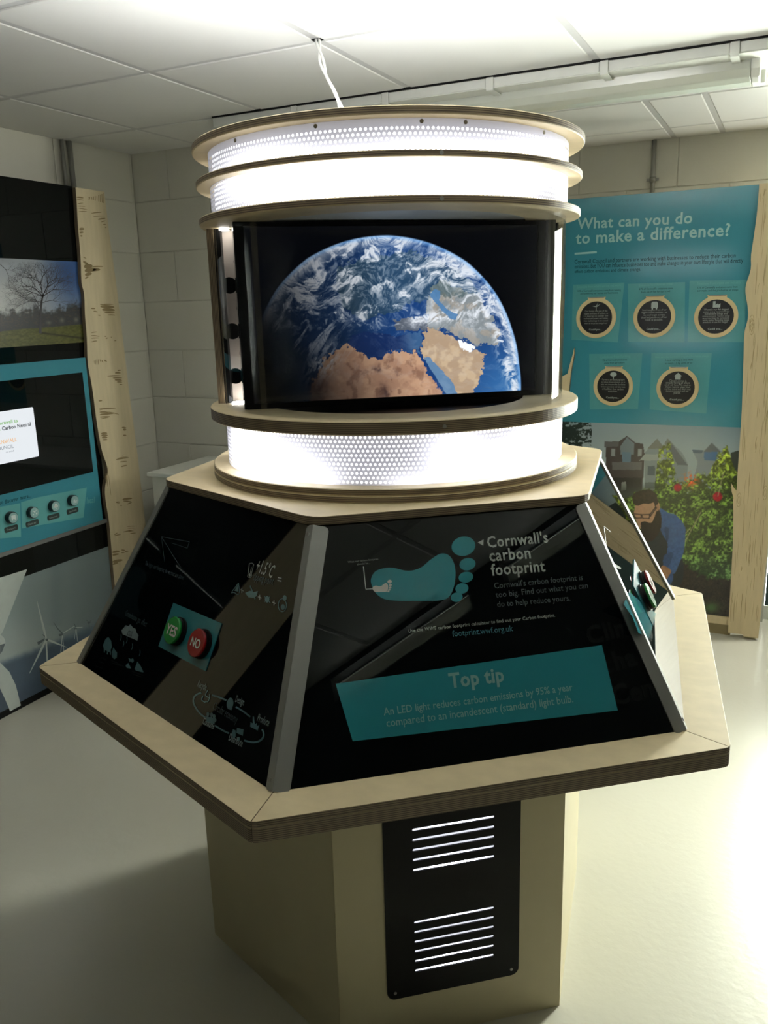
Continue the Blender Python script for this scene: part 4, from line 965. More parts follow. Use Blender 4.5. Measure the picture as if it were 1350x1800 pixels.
for i_, (y_, z_) in enumerate(bc):
    kind_ = ('house', 'bus', 'molecule', 'tree', 'wave')[i_]
    b_ = MB().tube([(TX, y_, z_), (TX+.018, y_, z_)], .0235, 32).build('push_button', M_BTNB, B, 'round dark push button with a %s symbol' % kind_)
    MB().tube([(TX+.018, y_, z_), (TX+.021, y_, z_)], .0205, 32).build('button_cap', M_BTN, b_)
    X_ = TX+.0215; S = []
    def R_(a, b, c, d): return [(X_, y_+a, z_+b), (X_, y_+c, z_+b), (X_, y_+c, z_+d), (X_, y_+a, z_+d)]
    def E_(a, b, r, r2=None): return [(X_, y_+a+r*math.cos(t), z_+b+(r2 or r)*math.sin(t)) for t in np.linspace(0, 2*PI, 14, endpoint=False)]
    if kind_ == 'bus': S = [R_(-.010, -.005, .010, .010), R_(-.008, -.010, -.004, -.005), R_(.004, -.010, .008, -.005)]
    elif kind_ == 'molecule': S = [E_(0, .004, .004), E_(-.008, -.006, .003), E_(.008, -.005, .0035), E_(.007, .008, .002), E_(-.007, .007, .0025)]
    elif kind_ == 'tree': S = [E_(0, .005, .007), E_(-.005, 0, .005), E_(.005, 0, .005), R_(-.0012, -.012, .0012, 0)]
    elif kind_ == 'wave': S = [R_(-.012, -.004, .012, -.001), E_(-.003, .003, .005, .003), R_(-.009, -.009, .011, -.007)]
    else: S = [R_(-.008, -.009, .008, .002), [(X_, y_-.010, z_+.002), (X_, y_+.010, z_+.002), (X_, y_, z_+.011)]]
    vs, fs = tess([[Vector(p) for p in q] for q in S], Vector((1, 0, 0))); mk('button_symbol', vs, fs, M_ICW, b_)
    if i_: 
        p_ = rrect(y_-.033, y_+.031, z_-.056, z_-.034, .007); vs = [Vector((TX+.0002, a, b)) for a, b in p_]
        lb = MB().prism(vs, (1, 0, 0), .0015).build('button_label', plain('dark_label_plate', (44, 62, 60), .3), B)
        cap_ = {'bus': 'Transport', 'molecule': 'Clean air', 'tree': 'Environment', 'wave': 'Sea levels'}[kind_]
        o_ = text(cap_, (10, 936), (30, 932), TP, M_LTEXT, lb); co = np.empty(len(o_.data.vertices)*3, np.float32); o_.data.vertices.foreach_get('co', co); co = co.reshape(-1, 3)
        d_ = (TP.bp(30, 932)-TP.bp(10, 936)).normalized(); rel = co-co.mean(0); lu = rel@np.array(d_); lv = rel@np.array(TP.n.cross(d_)); s_ = .042/(lu.max()-lu.min())
        co[:, 0] = TX+.0019; co[:, 1] = y_-.001+lu*s_; co[:, 2] = z_-.046+lv*s_; o_.data.vertices.foreach_set('co', co.ravel()); o_.data.update()
# wind farm photo
def paint_wind(x, y):
    c = np.zeros(x.shape+(3,))+np.array([142, 158, 160.]); c = lay(c, [118, 132, 136], smooth(40, 170, x)); c = lay(c, [168, 178, 176], smooth(1060, 1140, y)*.6*(1-smooth(60, 150, x)))
    c = lay(c, [100, 116, 122], np.exp(-((x-98)/12)**2)*.25*(y < 1100))
    hz = 1160-(x-9)*.385+2.5*(fbm(x/9, y/9, 3, 101)-.5)*2; t_ = smooth(-6, 12, y-hz); c = lay(c, [70, 88, 106], t_); c = lay(c, [46, 64, 84], smooth(30, 120, y-hz)*t_)
    c = c*(1+.05*(fbm(x/14, y/14, 3, 103)-.5)*2*t_)[..., None]; return c
wp = picture('wind_farm_photograph', LP, (.20, 1.135, .030, .532), 220, 120, paint_wind, vcol('photo_print_gloss', .35), B, off=.0006)
M_BLADE = plain('white_blade_print', (186, 196, 192), .35); M_NAC = plain('grey_nacelle_print', (92, 102, 108), .35)
k5 = lambda pts: cv(pts, 6.75, 0, 1020); q3 = lambda pts: cv(pts, 4.5, 0, 900)
W_ = []
for (hb, tips, tw, w) in (((550, 700), ((440, 250), (790, 795), (350, 1105)), (560, 960), 5), ((740, 632), ((890, 540),), (722, 862), 2.2), ((740, 632), (), (758, 850), 2), ((900, 560), ((980, 555),), (922, 728), 1.8), ((900, 560), (), (885, 700), 1.0)):
    h_ = k5([hb])[0]
    for tp_ in tips: W_ += stroke([h_, tuple((h_[i]*.72+k5([tp_])[0][i]*.28) for i in (0, 1)), k5([tp_])[0]], [w*.5, w*.8, .8])
    W_ += stroke([h_, k5([tw])[0]], [w*.4, w*.62])
for p_ in ([(-160, 560), (0, 520), (215, 452), (20, 950), (0, 975), (-160, 1010)],): W_.append(q3(p_))
W_ += [ell(-2, 1130, 11.5, 14), q3([(-160, 1120), (0, 1190), (75, 1265), (125, 1370), (165, 1530), (80, 1577), (40, 1480), (0, 1395), (-160, 1300)])]
decal('turbine_print', W_, LP, M_BLADE, wp, .0012)
decal('nacelle_print', [k5([(440, 735), (530, 685), (525, 715), (455, 770)]), ell(*k5([(556, 706)])[0], 2.4, 2.2), k5([(500, 640), (530, 650), (535, 680), (520, 665)]), k5([(695, 640), (750, 628), (745, 655), (705, 665)]), k5([(875, 572), (915, 562), (912, 575), (880, 582)]), k5([(1035, 500), (1075, 495), (1070, 510), (1040, 512)]), k5([(1050, 510), (1060, 510), (1064, 570), (1056, 570)]), q3([(0, 1050), (42, 1040), (20, 1100), (0, 1125)])]
      + stroke(k5([(740, 630), (690, 580), (635, 500)]), [2.2, 1.8, .7])+stroke(k5([(900, 555), (878, 512)]), 1.2)+stroke(k5([(1055, 497), (1020, 470)]), .9)+stroke(k5([(1058, 497), (1082, 478)]), .8), LP, M_NAC, wp, .0016)

# ================================================================== BARK CUTOUTS
def cutout(name, label, prof2, f, n, th, mat, marks=None, pl=None, grp=None):
    """prof2 in plane coords -> plywood board with a wavy outline"""
    P3 = [f(a, b) for a, b in prof2]; lo = min(p.z for p in P3); c_ = sum(P3, Vector())/len(P3)
    t_ = empty(name, (c_.x, c_.y, 0), label, 'wall panel')
    MB().prism([p-Vector(n)*th for p in P3], n, th).build('board', mat, t_)
    return t_
edge = [(1.120, .030), (1.116, .348), (1.119, .50), (1.123, .64), (1.116, .74), (1.120, .80), (1.135, .84), (1.147, .88), (1.140, .92), (1.127, .96), (1.118, 1.03), (1.112, 1.12), (1.108, 1.25), (1.098, 1.34), (1.108, 1.45), (1.112, 1.55), (1.120, 1.63), (1.112, 1.68), (1.122, 1.78), (1.126, 1.90), (1.133, 2.0), (1.135, 2.052)]
edge = spline(edge, 3); right = [(1.297, 2.052), (1.302, 1.9), (1.316, 1.65), (1.320, 1.52), (1.330, 1.2), (1.345, .91), (1.352, .6), (1.36, .030)]
T1 = cutout('bark_cutout', 'tall plywood tree-trunk cutout with brown bark marks on the left wall', right[::-1]+edge[::-1] if False else (list(edge)+right), lambda a, b: Vector((-1.938, a, b)), (1, 0, 0), .018, PLYX)
for z in (.2, 1.0, 1.9): MB().box(XL+.001, -1.956, 1.17, 1.26, z, z+.05).build('batten', M_PED, T1)
MB().box(-1.99, -1.958, 1.15, 1.28, 0, .032).build('foot_block', M_PED, T1)
TLP = Plane((-1.938, 0, 0), (1, 0, 0), (0, 1, 0))
marks = []; g1 = lambda pts: cv(pts, 4.09, 0, 200); gg2 = lambda pts: cv(pts, 4.5, 0, 600)
for cvt, items in ((g1, (((550, 600), (600, 605), 8), ((552, 618), (602, 622), 5), ((555, 648), (598, 642), 4), ((558, 664), (612, 668), 4), ((562, 678), (628, 690), 4), ((562, 705), (625, 702), 4),
      ((655, 715), (730, 708), 5), ((672, 738), (755, 735), 4), ((705, 760), (758, 752), 8), ((728, 778), (760, 770), 5), ((740, 798), (762, 797), 5), ((755, 815), (764, 822), 5),
      ((570, 830), (606, 828), 14), ((572, 855), (600, 852), 12), ((578, 878), (592, 880), 10), ((598, 1030), (620, 1042), 5), ((598, 1062), (636, 1085), 12), ((605, 1100), (665, 1095), 26), ((610, 1130), (690, 1118), 26), ((612, 1160), (660, 1148), 18), ((612, 1185), (636, 1172), 10), ((665, 1100), (742, 1098), 8), ((665, 1125), (720, 1120), 16),
      ((655, 1400), (685, 1402), 8), ((672, 1420), (702, 1425), 7), ((705, 1448), (722, 1452), 6), ((720, 1372), (815, 1370), 6), ((722, 1385), (822, 1390), 18), ((735, 1408), (825, 1412), 18), ((752, 1430), (826, 1432), 10), ((775, 1446), (828, 1448), 6),
      ((655, 1575), (700, 1568), 5), ((655, 1595), (715, 1600), 6), ((655, 1615), (712, 1612), 5), ((658, 1640), (700, 1632), 6), ((752, 1600), (765, 1602), 6), ((760, 1618), (775, 1612), 6), ((796, 1605), (804, 1610), 5), ((822, 1632), (836, 1632), 5))),
     (gg2, (((745, 150), (748, 180), 3), ((755, 145), (758, 185), 4), ((765, 142), (768, 190), 4), ((775, 142), (778, 186), 4), ((790, 145), (800, 165), 6), ((805, 150), (815, 168), 6), ((822, 150), (845, 160), 8),
      ((930, 232), (958, 228), 8), ((910, 250), (955, 250), 10), ((850, 275), (960, 272), 8), ((892, 290), (965, 290), 8), ((908, 305), (965, 308), 10), ((925, 322), (966, 324), 8), ((945, 342), (968, 342), 6),
      ((780, 472), (808, 470), 9), ((785, 535), (915, 530), 8), ((785, 545), (850, 530), 4), ((788, 560), (860, 562), 10), ((850, 558), (940, 578), 6), ((790, 580), (900, 570), 12), ((792, 600), (872, 596), 8), ((795, 615), (860, 602), 5),
      ((965, 682), (998, 685), 9), ((975, 700), (998, 698), 14), ((975, 744), (1000, 745), 9), ((800, 730), (848, 726), 12), ((802, 745), (852, 744), 14), ((806, 762), (850, 760), 12), ((812, 780), (850, 778), 10),
      ((965, 900), (985, 898), 4), ((918, 935), (1018, 920), 8), ((930, 925), (1016, 912), 4), ((948, 955), (1005, 950), 6), ((958, 992), (1005, 980), 8),
      ((855, 990), (852, 1120), 3), ((835, 1040), (848, 1140), 3), ((842, 1045), (850, 1150), 4), ((832, 1060), (838, 1110), 3), ((860, 1060), (878, 1220), 3),
      ((918, 1275), (948, 1272), 8), ((925, 1285), (948, 1284), 5), ((970, 1250), (1045, 1242), 12), ((975, 1262), (1040, 1270), 8), ((1008, 1288), (1042, 1275), 6), ((950, 1300), (966, 1300), 5),
      ((1005, 1465), (1068, 1462), 4), ((1008, 1480), (1070, 1478), 4), ((975, 1508), (1072, 1490), 6), ((1000, 1500), (1075, 1512), 5), ((905, 1530), (930, 1515), 6), ((905, 1538), (955, 1528), 6), ((1030, 1520), (1076, 1522), 6),
      ((888, 1670), (945, 1660), 14), ((890, 1692), (940, 1682), 12), ((960, 1650), (990, 1655), 8), ((985, 1665), (1018, 1660), 5), ((960, 1672), (985, 1670), 8), ((890, 1745), (970, 1730), 16), ((892, 1765), (935, 1750), 12)))):
    for a_, b_, w_ in items:
        s_ = 4.09 if cvt is g1 else 4.5; marks += stroke(spline(cvt([a_, ((a_[0]+b_[0])/2, (a_[1]+b_[1])/2-1.5), b_]), 3), [w_/s_*1.25*f_ for f_ in (.4, .8, 1, 1, .9, .7, .3)])
decal('bark_marks', marks, TLP, M_MARK, T1, .0006)
decal('knot_marks', stroke(g1([(638, 606), (645, 598), (640, 620)]), 1.6)+sum([stroke(g1([(x_, 600-h_), (x_+2, 615+h_)]), 1.0) for x_, h_ in ((660, 2), (672, 5), (684, 10), (696, 8), (708, 16), (720, 20), (732, 24), (741, 28))], []), TLP, M_MARK, T1, .0006)

# ================================================================== RIGHT POSTER BOARD
PY = 2.42; RP_ = Plane((0, PY, 0), (0, -1, 0), (1, 0, 0))
Q = empty('poster_board', (.17, PY, 0), 'tall teal poster board with garden photo and five round flap labels at the back right', 'display board')
MB().box(-.245, .60, PY, PY+.018, .05, 2.001).build('backboard', PLYY, Q)
MB().box(-.235, .59, PY+.004, PY+.018, .0, .05).build('plinth', plain('brown_plinth', (140, 126, 92), .6), Q)
for z in (.25, 1.0, 1.85): MB().box(-.2, .55, PY+.018, YR-.001, z, z+.05).build('batten', M_PED, Q)
tsht = MB().box(-.244, .599, PY-.003, PY-.0002, .984, 2.0).build('teal_sheet', M_TEAL, Q)
RP = Plane((0, PY-.003, 0), (0, -1, 0), (1, 0, 0))
text("What can you do", (1014.3, 402.6), (1216.5, 392.0), RP, M_WTEXT, tsht, bold=.02, cond=1.0)
text("to make a difference?", (1011.7, 428.8), (1282.6, 414.0), RP, M_WTEXT, tsht, bold=.02, cond=1.02)
decal('heading_rule_print', [[(1010, 444.5), (1049, 441.5), (1049, 445), (1010, 448)]], RP, M_WTEXT, tsht)
text("Cornwall Council and partners are working with businesses to reduce their carbon", (1010, 463.5), (1293, 452.4), RP, M_INK, tsht, bold=.005, cond=1.25)
text("emissions. But YOU can influence businesses too and make changes in your own lifestyle that will directly", (1010, 472), (1306, 461.5), RP, M_INK, tsht, bold=.005, cond=1.6)
text("effect carbon emissions and climate change.", (1010, 480), (1126.5, 476), RP, M_INK, tsht, bold=.005, cond=1.25)
h4 = lambda pts: cv(pts, 4.219, 1000, 490)
M_SQ = plain('pale_square_print', (84, 152, 158), .16)
decal('square_print', [h4(q) for q in ([(30, 45), (412, 28), (362, 472), (20, 452)], [(438, 38), (862, 25), (858, 472), (440, 468)], [(895, 14), (1318, 8), (1300, 470), (880, 470)], [(150, 558), (545, 552), (512, 965), (155, 970)], [(612, 552), (1060, 552), (1018, 1000), (598, 970)])], RP, M_SQ, tsht, .0004)
caps = [((60, 70), (385, 55), "Emissions from where we live and work"), ((520, 58), (770, 45), "Emissions from how we travel"), ((950, 45), (1275, 35), "Emissions from waste and industry"), ((235, 590), (455, 582), "Emissions from farming"), ((640, 588), (1035, 580), "Make sure that Cornwall is prepared for climate change")]
for a_, b_, s_ in caps: text(s_, h4([a_])[0], h4([b_])[0], RP, M_TEALL, tsht, off=.0009, bold=.01, cond=1.3)
subs = [((62, 98), (385, 90), "44% of Cornwall's emissions come from heating"), ((85, 117), (362, 109), "and powering our homes and businesses"), ((520, 84), (772, 76), "47% of Cornwall's emissions come"), ((535, 106), (750, 98), "from use of fuel for our travel"), ((955, 74), (1250, 66), "12% of Cornwall's emissions come from"), ((950, 96), (1255, 88), "our waste and the production of things"), ((250, 612), (432, 606), "7% of Cornwall's emissions"), ((262, 632), (412, 628), "come from agriculture"), ((712, 612), (920, 606), "A local warming is very likely"), ((712, 634), (915, 630), "to reach 1.5 by 2030 or so")]
for a_, b_, s_ in subs: text(s_, h4([a_])[0], h4([b_])[0], RP, M_INK, tsht, off=.0009, cond=1.2)
M_PLYR = plain('pale_ply_disc', (206, 186, 142), .5, noise=.05)
body_t = [["Our homes are one of the", "biggest emitters of carbon, so", "it is important to consider how", "we heat and power our homes.", "How much energy do we use and", "where do we get our energy from?"], ["Road transport is one of our", "biggest carbon emitters - so", "we need to get as many", "diesel and petrol cars off our", "roads as possible."], ["Waste is our 4th biggest", "emitter, so it is important to buy", "sustainable things and", "continue to recycle. The more energy", "we put into things, the more energy", "waste makes. Recycling keeps", "products in use for longer."], ["Farmers are working hard", "to reduce these emissions, so to", "help we consume the food that", "farmers produce and also have", "a healthier, low carbon", "emissions."], ["Climate change is", "already having an effect", "on all our lives. We need to", "choose ways to adapt, how", "we live, travel and work and", "the environment and our", "planet."]]
for i_, (cx_, cy_, ro_, nt_) in enumerate(((202, 290, 147, 66), (633, 283, 155, 70), (1091, 281, 163, 74), (329, 797, 146, 65), (806, 808, 157, 71))):
    c_ = RP.bp(*h4([(cx_, cy_)])[0]); ux, uz = RP.uv(c_); Rr = abs(RP.uv(RP.bp(*h4([(cx_+ro_, cy_)])[0]))[0]-RP.uv(RP.bp(*h4([(cx_-ro_, cy_)])[0]))[0])/2
    P_ = []
    a0 = math.asin(.44); 
    for t in np.linspace(PI/2+a0+.0, PI/2-a0+2*PI, 48): P_.append((ux+Rr*math.cos(t), uz+Rr*math.sin(t)))
    P_ += [(ux+Rr*.42, uz+Rr*.97), (ux+Rr*.46, uz+Rr*1.02), (ux-Rr*.46, uz+Rr*1.02), (ux-Rr*.42, uz+Rr*.97)]
    what = ('wind turbine', 'bus', 'factory', 'tree', 'house')[i_]
    fd = MB().prism([RP.at(a, b, .0) for a, b in P_], RP.n, .006).build('flap_disc', M_PLYR, Q, 'round plywood flap with black face and %s symbol' % what)
    MB().tube([RP.at(ux-Rr*.38, uz+Rr*1.0, .0075), RP.at(ux+Rr*.38, uz+Rr*1.0, .0075)], .0022, 8).build('hinge', M_STEEL, fd)
    MB().prism([RP.at(ux+Rr*.81*math.cos(t), uz+Rr*.81*math.sin(t), .006) for t in np.linspace(0, 2*PI, 40, endpoint=False)], RP.n, .0006).build('flap_face', plain('black_flap_face', (16, 18, 18), .3), fd)
    FPp = Plane(RP.at(0, 0, .0067), RP.n, RP.u)
    def tx(s_, zc_, w_, mat_=M_GREYINK, bold=0, yc=1.25):
        p0 = FPp.at(ux-w_/2, zc_); p1 = FPp.at(ux+w_/2, zc_); text(s_, pr(p0), pr(p1), FPp, mat_, fd, off=.0003, bold=bold, cond=yc)
    bt_ = body_t[i_]; 
    for j_, s_ in enumerate(bt_):
        zf = (.30-.60*j_/(max(len(bt_)-1, 5))-.0); wl_ = min(1.52*math.sqrt(max(.05, .66-zf*zf)), len(s_)*.047)*Rr; tx(s_, uz+zf*Rr, wl_)
    tx("Could you...", uz-.62*Rr, .66*Rr, M_LTEXT, .02, 1.0)
    zi = uz+.56*Rr; s_ = Rr*.13; I = []
    def pt(a, b): return FPp.at(ux+a*s_, zi+b*s_, .0004)
    if what == 'wind turbine': I = [[pt(0, .2), pt(1.6, .9), pt(.2, -.2)], [pt(.2, .2), pt(-1.5, .1), pt(-.1, -.2)], [pt(-.2, 0), pt(.7, 1.6), pt(.2, .1)], [pt(-.15, -1.6), pt(.15, -1.6), pt(.1, 0), pt(-.1, 0)]]
    elif what == 'bus': I = [[pt(-1.2, -1), pt(1.2, -1), pt(1.2, .8), pt(.8, 1.3), pt(-.8, 1.3), pt(-1.2, .8)], [pt(-1, -1.5), pt(-.5, -1.5), pt(-.5, -1), pt(-1, -1)], [pt(.5, -1.5), pt(1, -1.5), pt(1, -1), pt(.5, -1)]]
    elif what == 'factory': I = [[pt(-1.3, -1), pt(1.3, -1), pt(1.3, .5), pt(.5, 0), pt(.5, .5), pt(-.4, 0), pt(-.4, 1.3), pt(-1.3, 1.3)]]
    elif what == 'tree': I = [[pt(1.3*math.cos(t), .4+.9*math.sin(t)) for t in np.linspace(0, 2*PI, 12, endpoint=False)], [pt(-.2, -1.3), pt(.2, -1.3), pt(.2, 0), pt(-.2, 0)]]
    else: I = [[pt(-1, -1.2), pt(1, -1.2), pt(1, .1), pt(-1, .1)], [pt(-1.5, .1), pt(1.5, .1), pt(0, 1.4)]]
    vs, fs = tess([[Vector(p) for p in q] for q in I], RP.n); mk('symbol_print', vs, fs, M_LTEXT, fd)
# garden photograph
def paint_garden(x, y):
    c = np.zeros(x.shape+(3,))+np.array([126, 140, 146.]); c = lay(c, [104, 124, 136], smooth(1100, 1290, x)*.7); c = lay(c, [150, 160, 160], smooth(745, 800, y)*.5)
    n_ = fbm(x/5, y/5, 5, 201)
    # tree at the far left
    c = lay(c, [40, 50, 46], smooth(.46, .56, fbm(x/6, y/4, 5, 203)+.25*np.clip(1-np.hypot((x-1000)/34, (y-765)/26), -1, 1))*(x < 1040)*(y < 800))
    G = []
    def P(pts, col, a=1.0, jit=0):
        nonlocal c
        X_ = x+jit*(n_-.5)*2; Y_ = y+jit*(fbm(x/5+9, y/5, 4, 205)-.5)*2; c = lay(c, col, inpoly(X_, Y_, pts)*a)
    z = lambda pts: cv(pts, 3.649, 980, 730)
    P(z([(310, 500), (310, 168), (390, 170), (445, 132), (500, 175), (548, 182), (560, 260), (540, 520)]), [66, 60, 60]); P(z([(300, 168), (392, 168), (392, 200), (300, 205)]), [84, 84, 84]); P(z([(402, 200), (445, 140), (492, 180), (488, 250), (405, 250)]), [104, 114, 120]); P(z([(415, 235), (470, 235), (470, 300), (415, 300)]), [92, 112, 128])
    for a in (345, 515): P(z([(a, 215), (a+25, 215), (a+25, 262), (a, 262)]), [126, 132, 132])
    P(z([(350, 300), (540, 300), (540, 350), (350, 350)]), [92, 92, 92]); P(z([(310, 400), (540, 400), (540, 620), (310, 620)]), [44, 42, 42]); P(z([(410, 430), (440, 425), (440, 480), (410, 485)]), [120, 124, 122])
    P(z([(560, 240), (640, 150), (690, 215), (700, 150), (725, 170), (800, 240), (835, 310), (830, 470), (560, 470)]), [112, 122, 122]); P(z([(575, 215), (638, 150), (690, 215)]), [98, 100, 94]); P(z([(685, 180), (706, 148), (745, 190), (700, 200)]), [100, 104, 100]); P(z([(700, 190), (740, 190), (835, 320), (770, 320)]), [80, 86, 90])
    P(z([(525, 290), (690, 290), (680, 250), (560, 250)]), [132, 140, 136]); P(z([(578, 325), (625, 325), (625, 385), (578, 385)]), [74, 84, 88]); P(z([(560, 430), (660, 430), (660, 470), (560, 470)]), [88, 98, 96])
    P(z([(865, 225), (940, 225), (990, 175), (1045, 225), (1130, 260), (1160, 480), (860, 460), (900, 300)]), [112, 122, 126]); P(z([(935, 238), (990, 176), (1045, 235)]), [78, 86, 90]); P(z([(940, 235), (1025, 235), (1025, 290), (940, 290)]), [60, 92, 128]); P(z([(865, 222), (935, 225), (925, 245), (870, 242)]), [70, 84, 98]); P(z([(1110, 240), (1165, 225), (1165, 440), (1130, 430)]), [48, 54, 48], .9)
    # fence and ground
    c = lay(c, [62, 68, 62], smooth(845, 870, y)*(x < 1150)*.9)
    # foliage
    f1 = fbm(x/11, y/9, 5, 211); f2 = fbm(x/3.2, y/3.2, 4, 213); f3 = fbm(x/6.5+4, y/6.5, 4, 214)
    top = np.interp(x, [980, 1090, 1110, 1150, 1158, 1166, 1178, 1190, 1200, 1225, 1245, 1262, 1278, 1290, 1310], [905, 885, 870, 858, 792, 778, 782, 840, 850, 835, 832, 800, 782, 822, 830])+10*(fbm(x/6, y/10, 3, 212)-.5)*2
    m_ = smooth(-3, 4, y-top)*smooth(.30, .40, f3+.3*smooth(840, 900, y))
    shade = .46+.85*smooth(.34, .70, f2)*smooth(.25, .65, f1)+.12*(fbm(x/1.6, y/1.6, 2, 219)-.5)*2; leaf = np.array([96, 124, 52.])*(np.ones(x.shape+(1,)))
    leaf = lay(leaf, [160, 178, 62], smooth(880, 800, y)*.85+.0*x); leaf = lay(leaf, [92, 128, 74], smooth(960, 1010, y)); leaf = leaf*shade[..., None]
    c = c*(1-m_[..., None])+np.clip(leaf, 0, 255)*m_[..., None]
    # soil
    so = smooth(-4, 4, y-np.interp(x, [1090, 1150, 1190, 1215, 1250, 1300], [985, 1000, 985, 1000, 1018, 1025])+14*(f3-.5)*2); soil = np.array([44, 38, 32.])*(.5+.9*fbm(x/2.5, y/2.5, 4, 221))[..., None]
    c = c*(1-so[..., None])+soil*so[..., None]; c = lay(c, [66, 96, 52], np.exp(-((x-1250)/13)**2-((y-1068)/9)**2)*.9+np.exp(-((x-1236)/9)**2-((y-925)/10)**2)*.0)
    # roses
    for ex, ey, r_ in ((1191.5, 857, 7.5), (1261.5, 873, 9)): c = lay(c, np.stack([150*(.6+.7*f2), 24+0*x, 36+0*x], -1), (1-smooth(.8, 1.05, np.hypot(x-ex, y-ey)/r_)))
    c = lay(c, [186, 92, 40], smooth(.48, .6, fbm(x/3.5, y/3.5, 3, 231))*np.exp(-((x-1214)/11)**2-((y-844)/11)**2)*1.6*(1))
    # stems
    for a_, b_ in (((1272, 830), (1262, 872)), ((1200, 960), (1232, 900)), ((1180, 965), (1212, 930))):
        dx, dy = b_[0]-a_[0], b_[1]-a_[1]; t = np.clip(((x-a_[0])*dx+(y-a_[1])*dy)/(dx*dx+dy*dy), 0, 1); c = lay(c, [150, 140, 110], np.exp(-(np.hypot(x-a_[0]-t*dx, y-a_[1]-t*dy)/.9)**2)*.7)
    # gardener (picture in the poster)
    w = lambda pts: cspline(cv(pts, 5.19, 1060, 760), 4)
    def M(pts, col, tex=0.12, a=1.0):
        nonlocal c
        mk_ = inpoly(x, y, w(pts))*a; c = lay(c, np.asarray(col)[None, None, :]*(1-tex+2*tex*f2)[..., None]*np.ones(x.shape+(1,)), mk_)
    M([(345, 860), (380, 800), (540, 800), (640, 900), (700, 1100), (740, 1240), (690, 1420), (520, 1500), (470, 1300), (400, 1150), (350, 1000)], [34, 38, 42])
    M([(500, 690), (540, 700), (600, 735), (650, 745), (700, 790), (748, 860), (750, 960), (742, 1060), (720, 1140), (690, 1210), (650, 1290), (600, 1260), (545, 1225), (580, 1120), (590, 1020), (560, 960), (520, 880), (505, 780)], [54, 82, 128], .16)
    M([(560, 870), (600, 880), (590, 1000), (570, 960)], [40, 60, 96], .1); M([(560, 1120), (640, 1100), (600, 1220), (550, 1215)], [44, 66, 104], .1)
    M([(545, 1215), (600, 1240), (622, 1270), (590, 1330), (560, 1320), (520, 1260)], [140, 104, 78])
    M([(590, 1330), (630, 1280), (640, 1340), (600, 1400)], [50, 76, 120])
    M([(290, 690), (300, 640), (360, 600), (470, 610), (515, 660), (510, 740), (470, 830), (400, 860), (330, 840), (285, 760)], [158, 122, 96], .06)
    M([(350, 870), (345, 825), (380, 812), (440, 825), (470, 770), (495, 700), (520, 720), (535, 800), (525, 880), (480, 960), (420, 1000), (370, 960), (350, 910)], [38, 28, 24])
    M([(270, 625), (275, 570), (320, 540), (400, 522), (460, 540), (495, 590), (500, 650), (480, 700), (462, 640), (430, 650), (370, 650), (320, 668), (290, 660)], [50, 42, 34], .25)
    M([(488, 660), (508, 668), (512, 700), (495, 720), (482, 700)], [150, 112, 88], .05)
    M([(300, 792), (320, 790), (345, 870), (330, 872)], [150, 120, 98], .05)
    for pts in ([(275, 742), (345, 750), (350, 780), (300, 782)], [(352, 752), (428, 748), (420, 785), (365, 785)], [(425, 755), (480, 680), (486, 690), (432, 765)]):
        q = cv(pts, 5.19, 1060, 760); 
        for a_, b_ in zip(q, q[1:]+q[:1]):
            dx, dy = b_[0]-a_[0], b_[1]-a_[1]; t = np.clip(((x-a_[0])*dx+(y-a_[1])*dy)/(dx*dx+dy*dy), 0, 1); c = lay(c, [30, 22, 22], np.exp(-(np.hypot(x-a_[0]-t*dx, y-a_[1]-t*dy)/.85)**2)*.9)
    return c*1.14
picture('garden_photograph', RP_, (-.244, .599, .092, .984), 330, 350, paint_garden, vcol('photo_print_poster', .16), Q, off=.003)
# right bark cutout (trunk at the poster's right side) and the left one with its branch stub
eR = [(.582, .021), (.578, .20), (.574, .44), (.566, .60), (.561, .66), (.572, .70), (.571, .80), (.570, 1.016), (.566, 1.15), (.560, 1.30), (.557, 1.40), (.566, 1.455), (.563, 1.50), (.550, 1.56), (.549, 1.60), (.563, 1.66), (.560, 1.72), (.566, 1.80), (.571, 1.90), (.571, 2.001)]
T2 = cutout('bark_cutout', 'plywood tree-trunk cutout with fine grain marks covering the right edge of the teal poster board', [(.712, .012), (.648, .012), (.648, .021)]+spline(eR, 3)+[(.735, 2.001), (.722, 1.2), (.720, .48)], lambda a, b: Vector((a, PY-.022, b)), (0, -1, 0), .018, PLYY)
T2b = Plane((0, PY-.022, 0), (0, -1, 0), (1, 0, 0))
MB().box(.66, .70, PY-.004, YR-.001, .4, .45).build('batten', M_PED, T2); MB().box(.655, .70, PY-.003, PY+.03, 0, .4).build('foot_block', M_PED, T2)
rs2 = random.Random(12); mk_ = []
for i in range(150):
    z = rs2.uniform(.04, 1.97); a = rs2.uniform(.580, .722); l = rs2.uniform(.02, .16); z1_ = min(z+l, 1.98); b_ = a+rs2.uniform(-.004, .004)
    if z < .7 and a > .708: continue
    pp = [pr(T2b.at(a, z)), pr(T2b.at((a+b_)/2+rs2.uniform(-.003, .003), (z+z1_)/2)), pr(T2b.at(b_, z1_))]; w = rs2.choice((.5, .6, .8, 1.1)); mk_ += stroke(spline(pp, 3), [w*f_ for f_ in (.3, .6, .9, 1, .9, .6, .3)])
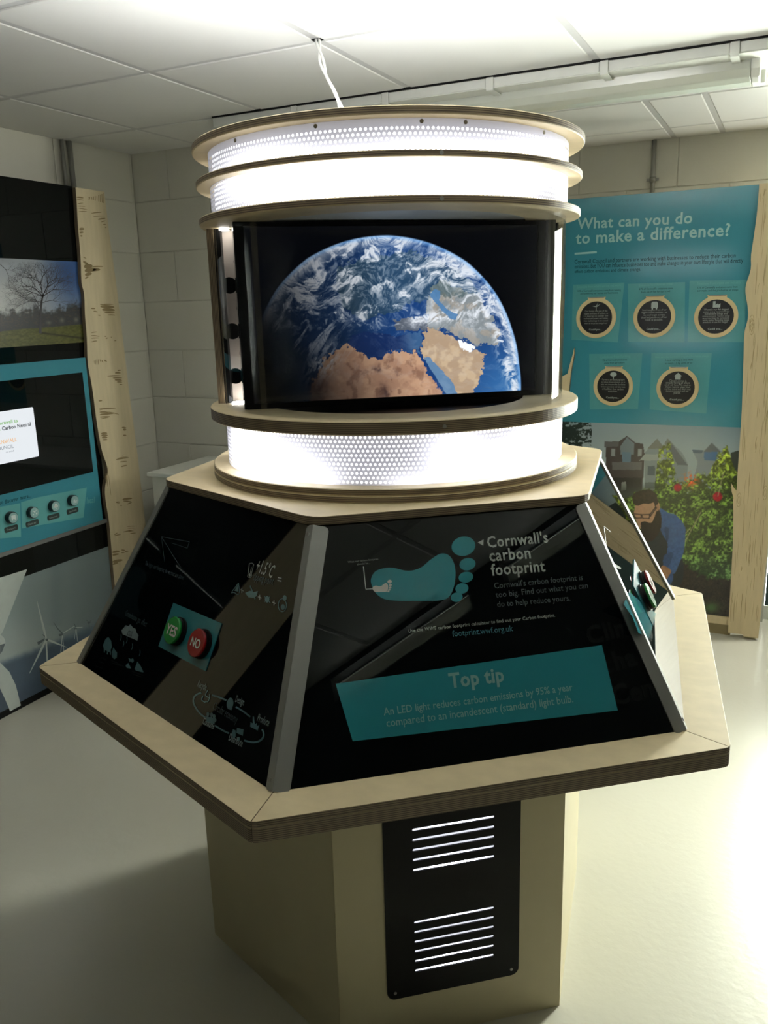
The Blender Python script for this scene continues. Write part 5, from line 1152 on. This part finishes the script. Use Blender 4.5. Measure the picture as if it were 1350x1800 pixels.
for zc_, ac_ in ((1.44, .582), (1.42, .585), (.66, .585), (.70, .69), (1.12, .70), (.85, .70)):
    for r_ in (.010, .018): mk_ += stroke([pr(T2b.at(ac_+r_*.5*math.cos(t), zc_+r_*1.8*math.sin(t))) for t in np.linspace(0, 2*PI, 14)], .6)
decal('grain_marks', mk_, T2b, M_MARKL, T2, .0006)
MB().prism([T2b.at(.566, .655, .0), T2b.at(.552, .70, 0), T2b.at(.548, .735, 0), T2b.at(.560, .715, 0), T2b.at(.574, .70, 0)], (0, -1, 0), .004).build('twig', M_PLYR, T2)
eL = [(-.238, 2.0), (-.232, 1.6), (-.240, 1.36), (-.212, 1.36), (-.190, 1.40), (-.180, 1.375), (-.186, 1.31), (-.196, 1.20), (-.205, 1.12), (-.236, 1.05), (-.232, .6), (-.24, .02)]
eL = [(-.238, 2.0), (-.232, 1.6), (-.236, 1.20), (-.206, 1.215), (-.196, 1.26), (-.182, 1.31), (-.178, 1.335), (-.176, 1.31), (-.190, 1.22), (-.197, 1.13), (-.232, 1.08), (-.232, .6), (-.24, .02)]
T3 = cutout('bark_cutout', 'plywood tree-trunk cutout with pointed branch stub at the left edge of the teal poster board', [(-.40, .02), (-.41, 1.0), (-.39, 2.0)]+eL, lambda a, b: Vector((a, PY-.022, b)), (0, -1, 0), .018, PLYY)
MB().box(-.37, -.33, PY-.003, PY+.03, 0, .4).build('foot_block', M_PED, T3); MB().box(-.38, -.30, PY-.004, YR-.001, 1.2, 1.25).build('batten', M_PED, T3)

# prints made of many small strokes are one printed layer each
for o in list(bpy.data.objects):
    if o.name.split('.')[0] in ('bark_marks', 'knot_marks', 'grain_marks', 'leader_line_print', 'loop_arrow_print', 'loop_icon_print', 'icon_row_print', 'plus_print', 'chart_lines_print', 'tree_icon_print', 'caption_print', 'tree_branches_print', 'turbine_print', 'nacelle_print', 'square_print', 'thermometer_print', 'equals_print', 'chart_frame_print', 'chart_line_print', 'button_band_print', 'symbol_print', 'button_symbol', 'small_footprint_print', 'footprint_print'):
        o['kind'] = 'stuff'
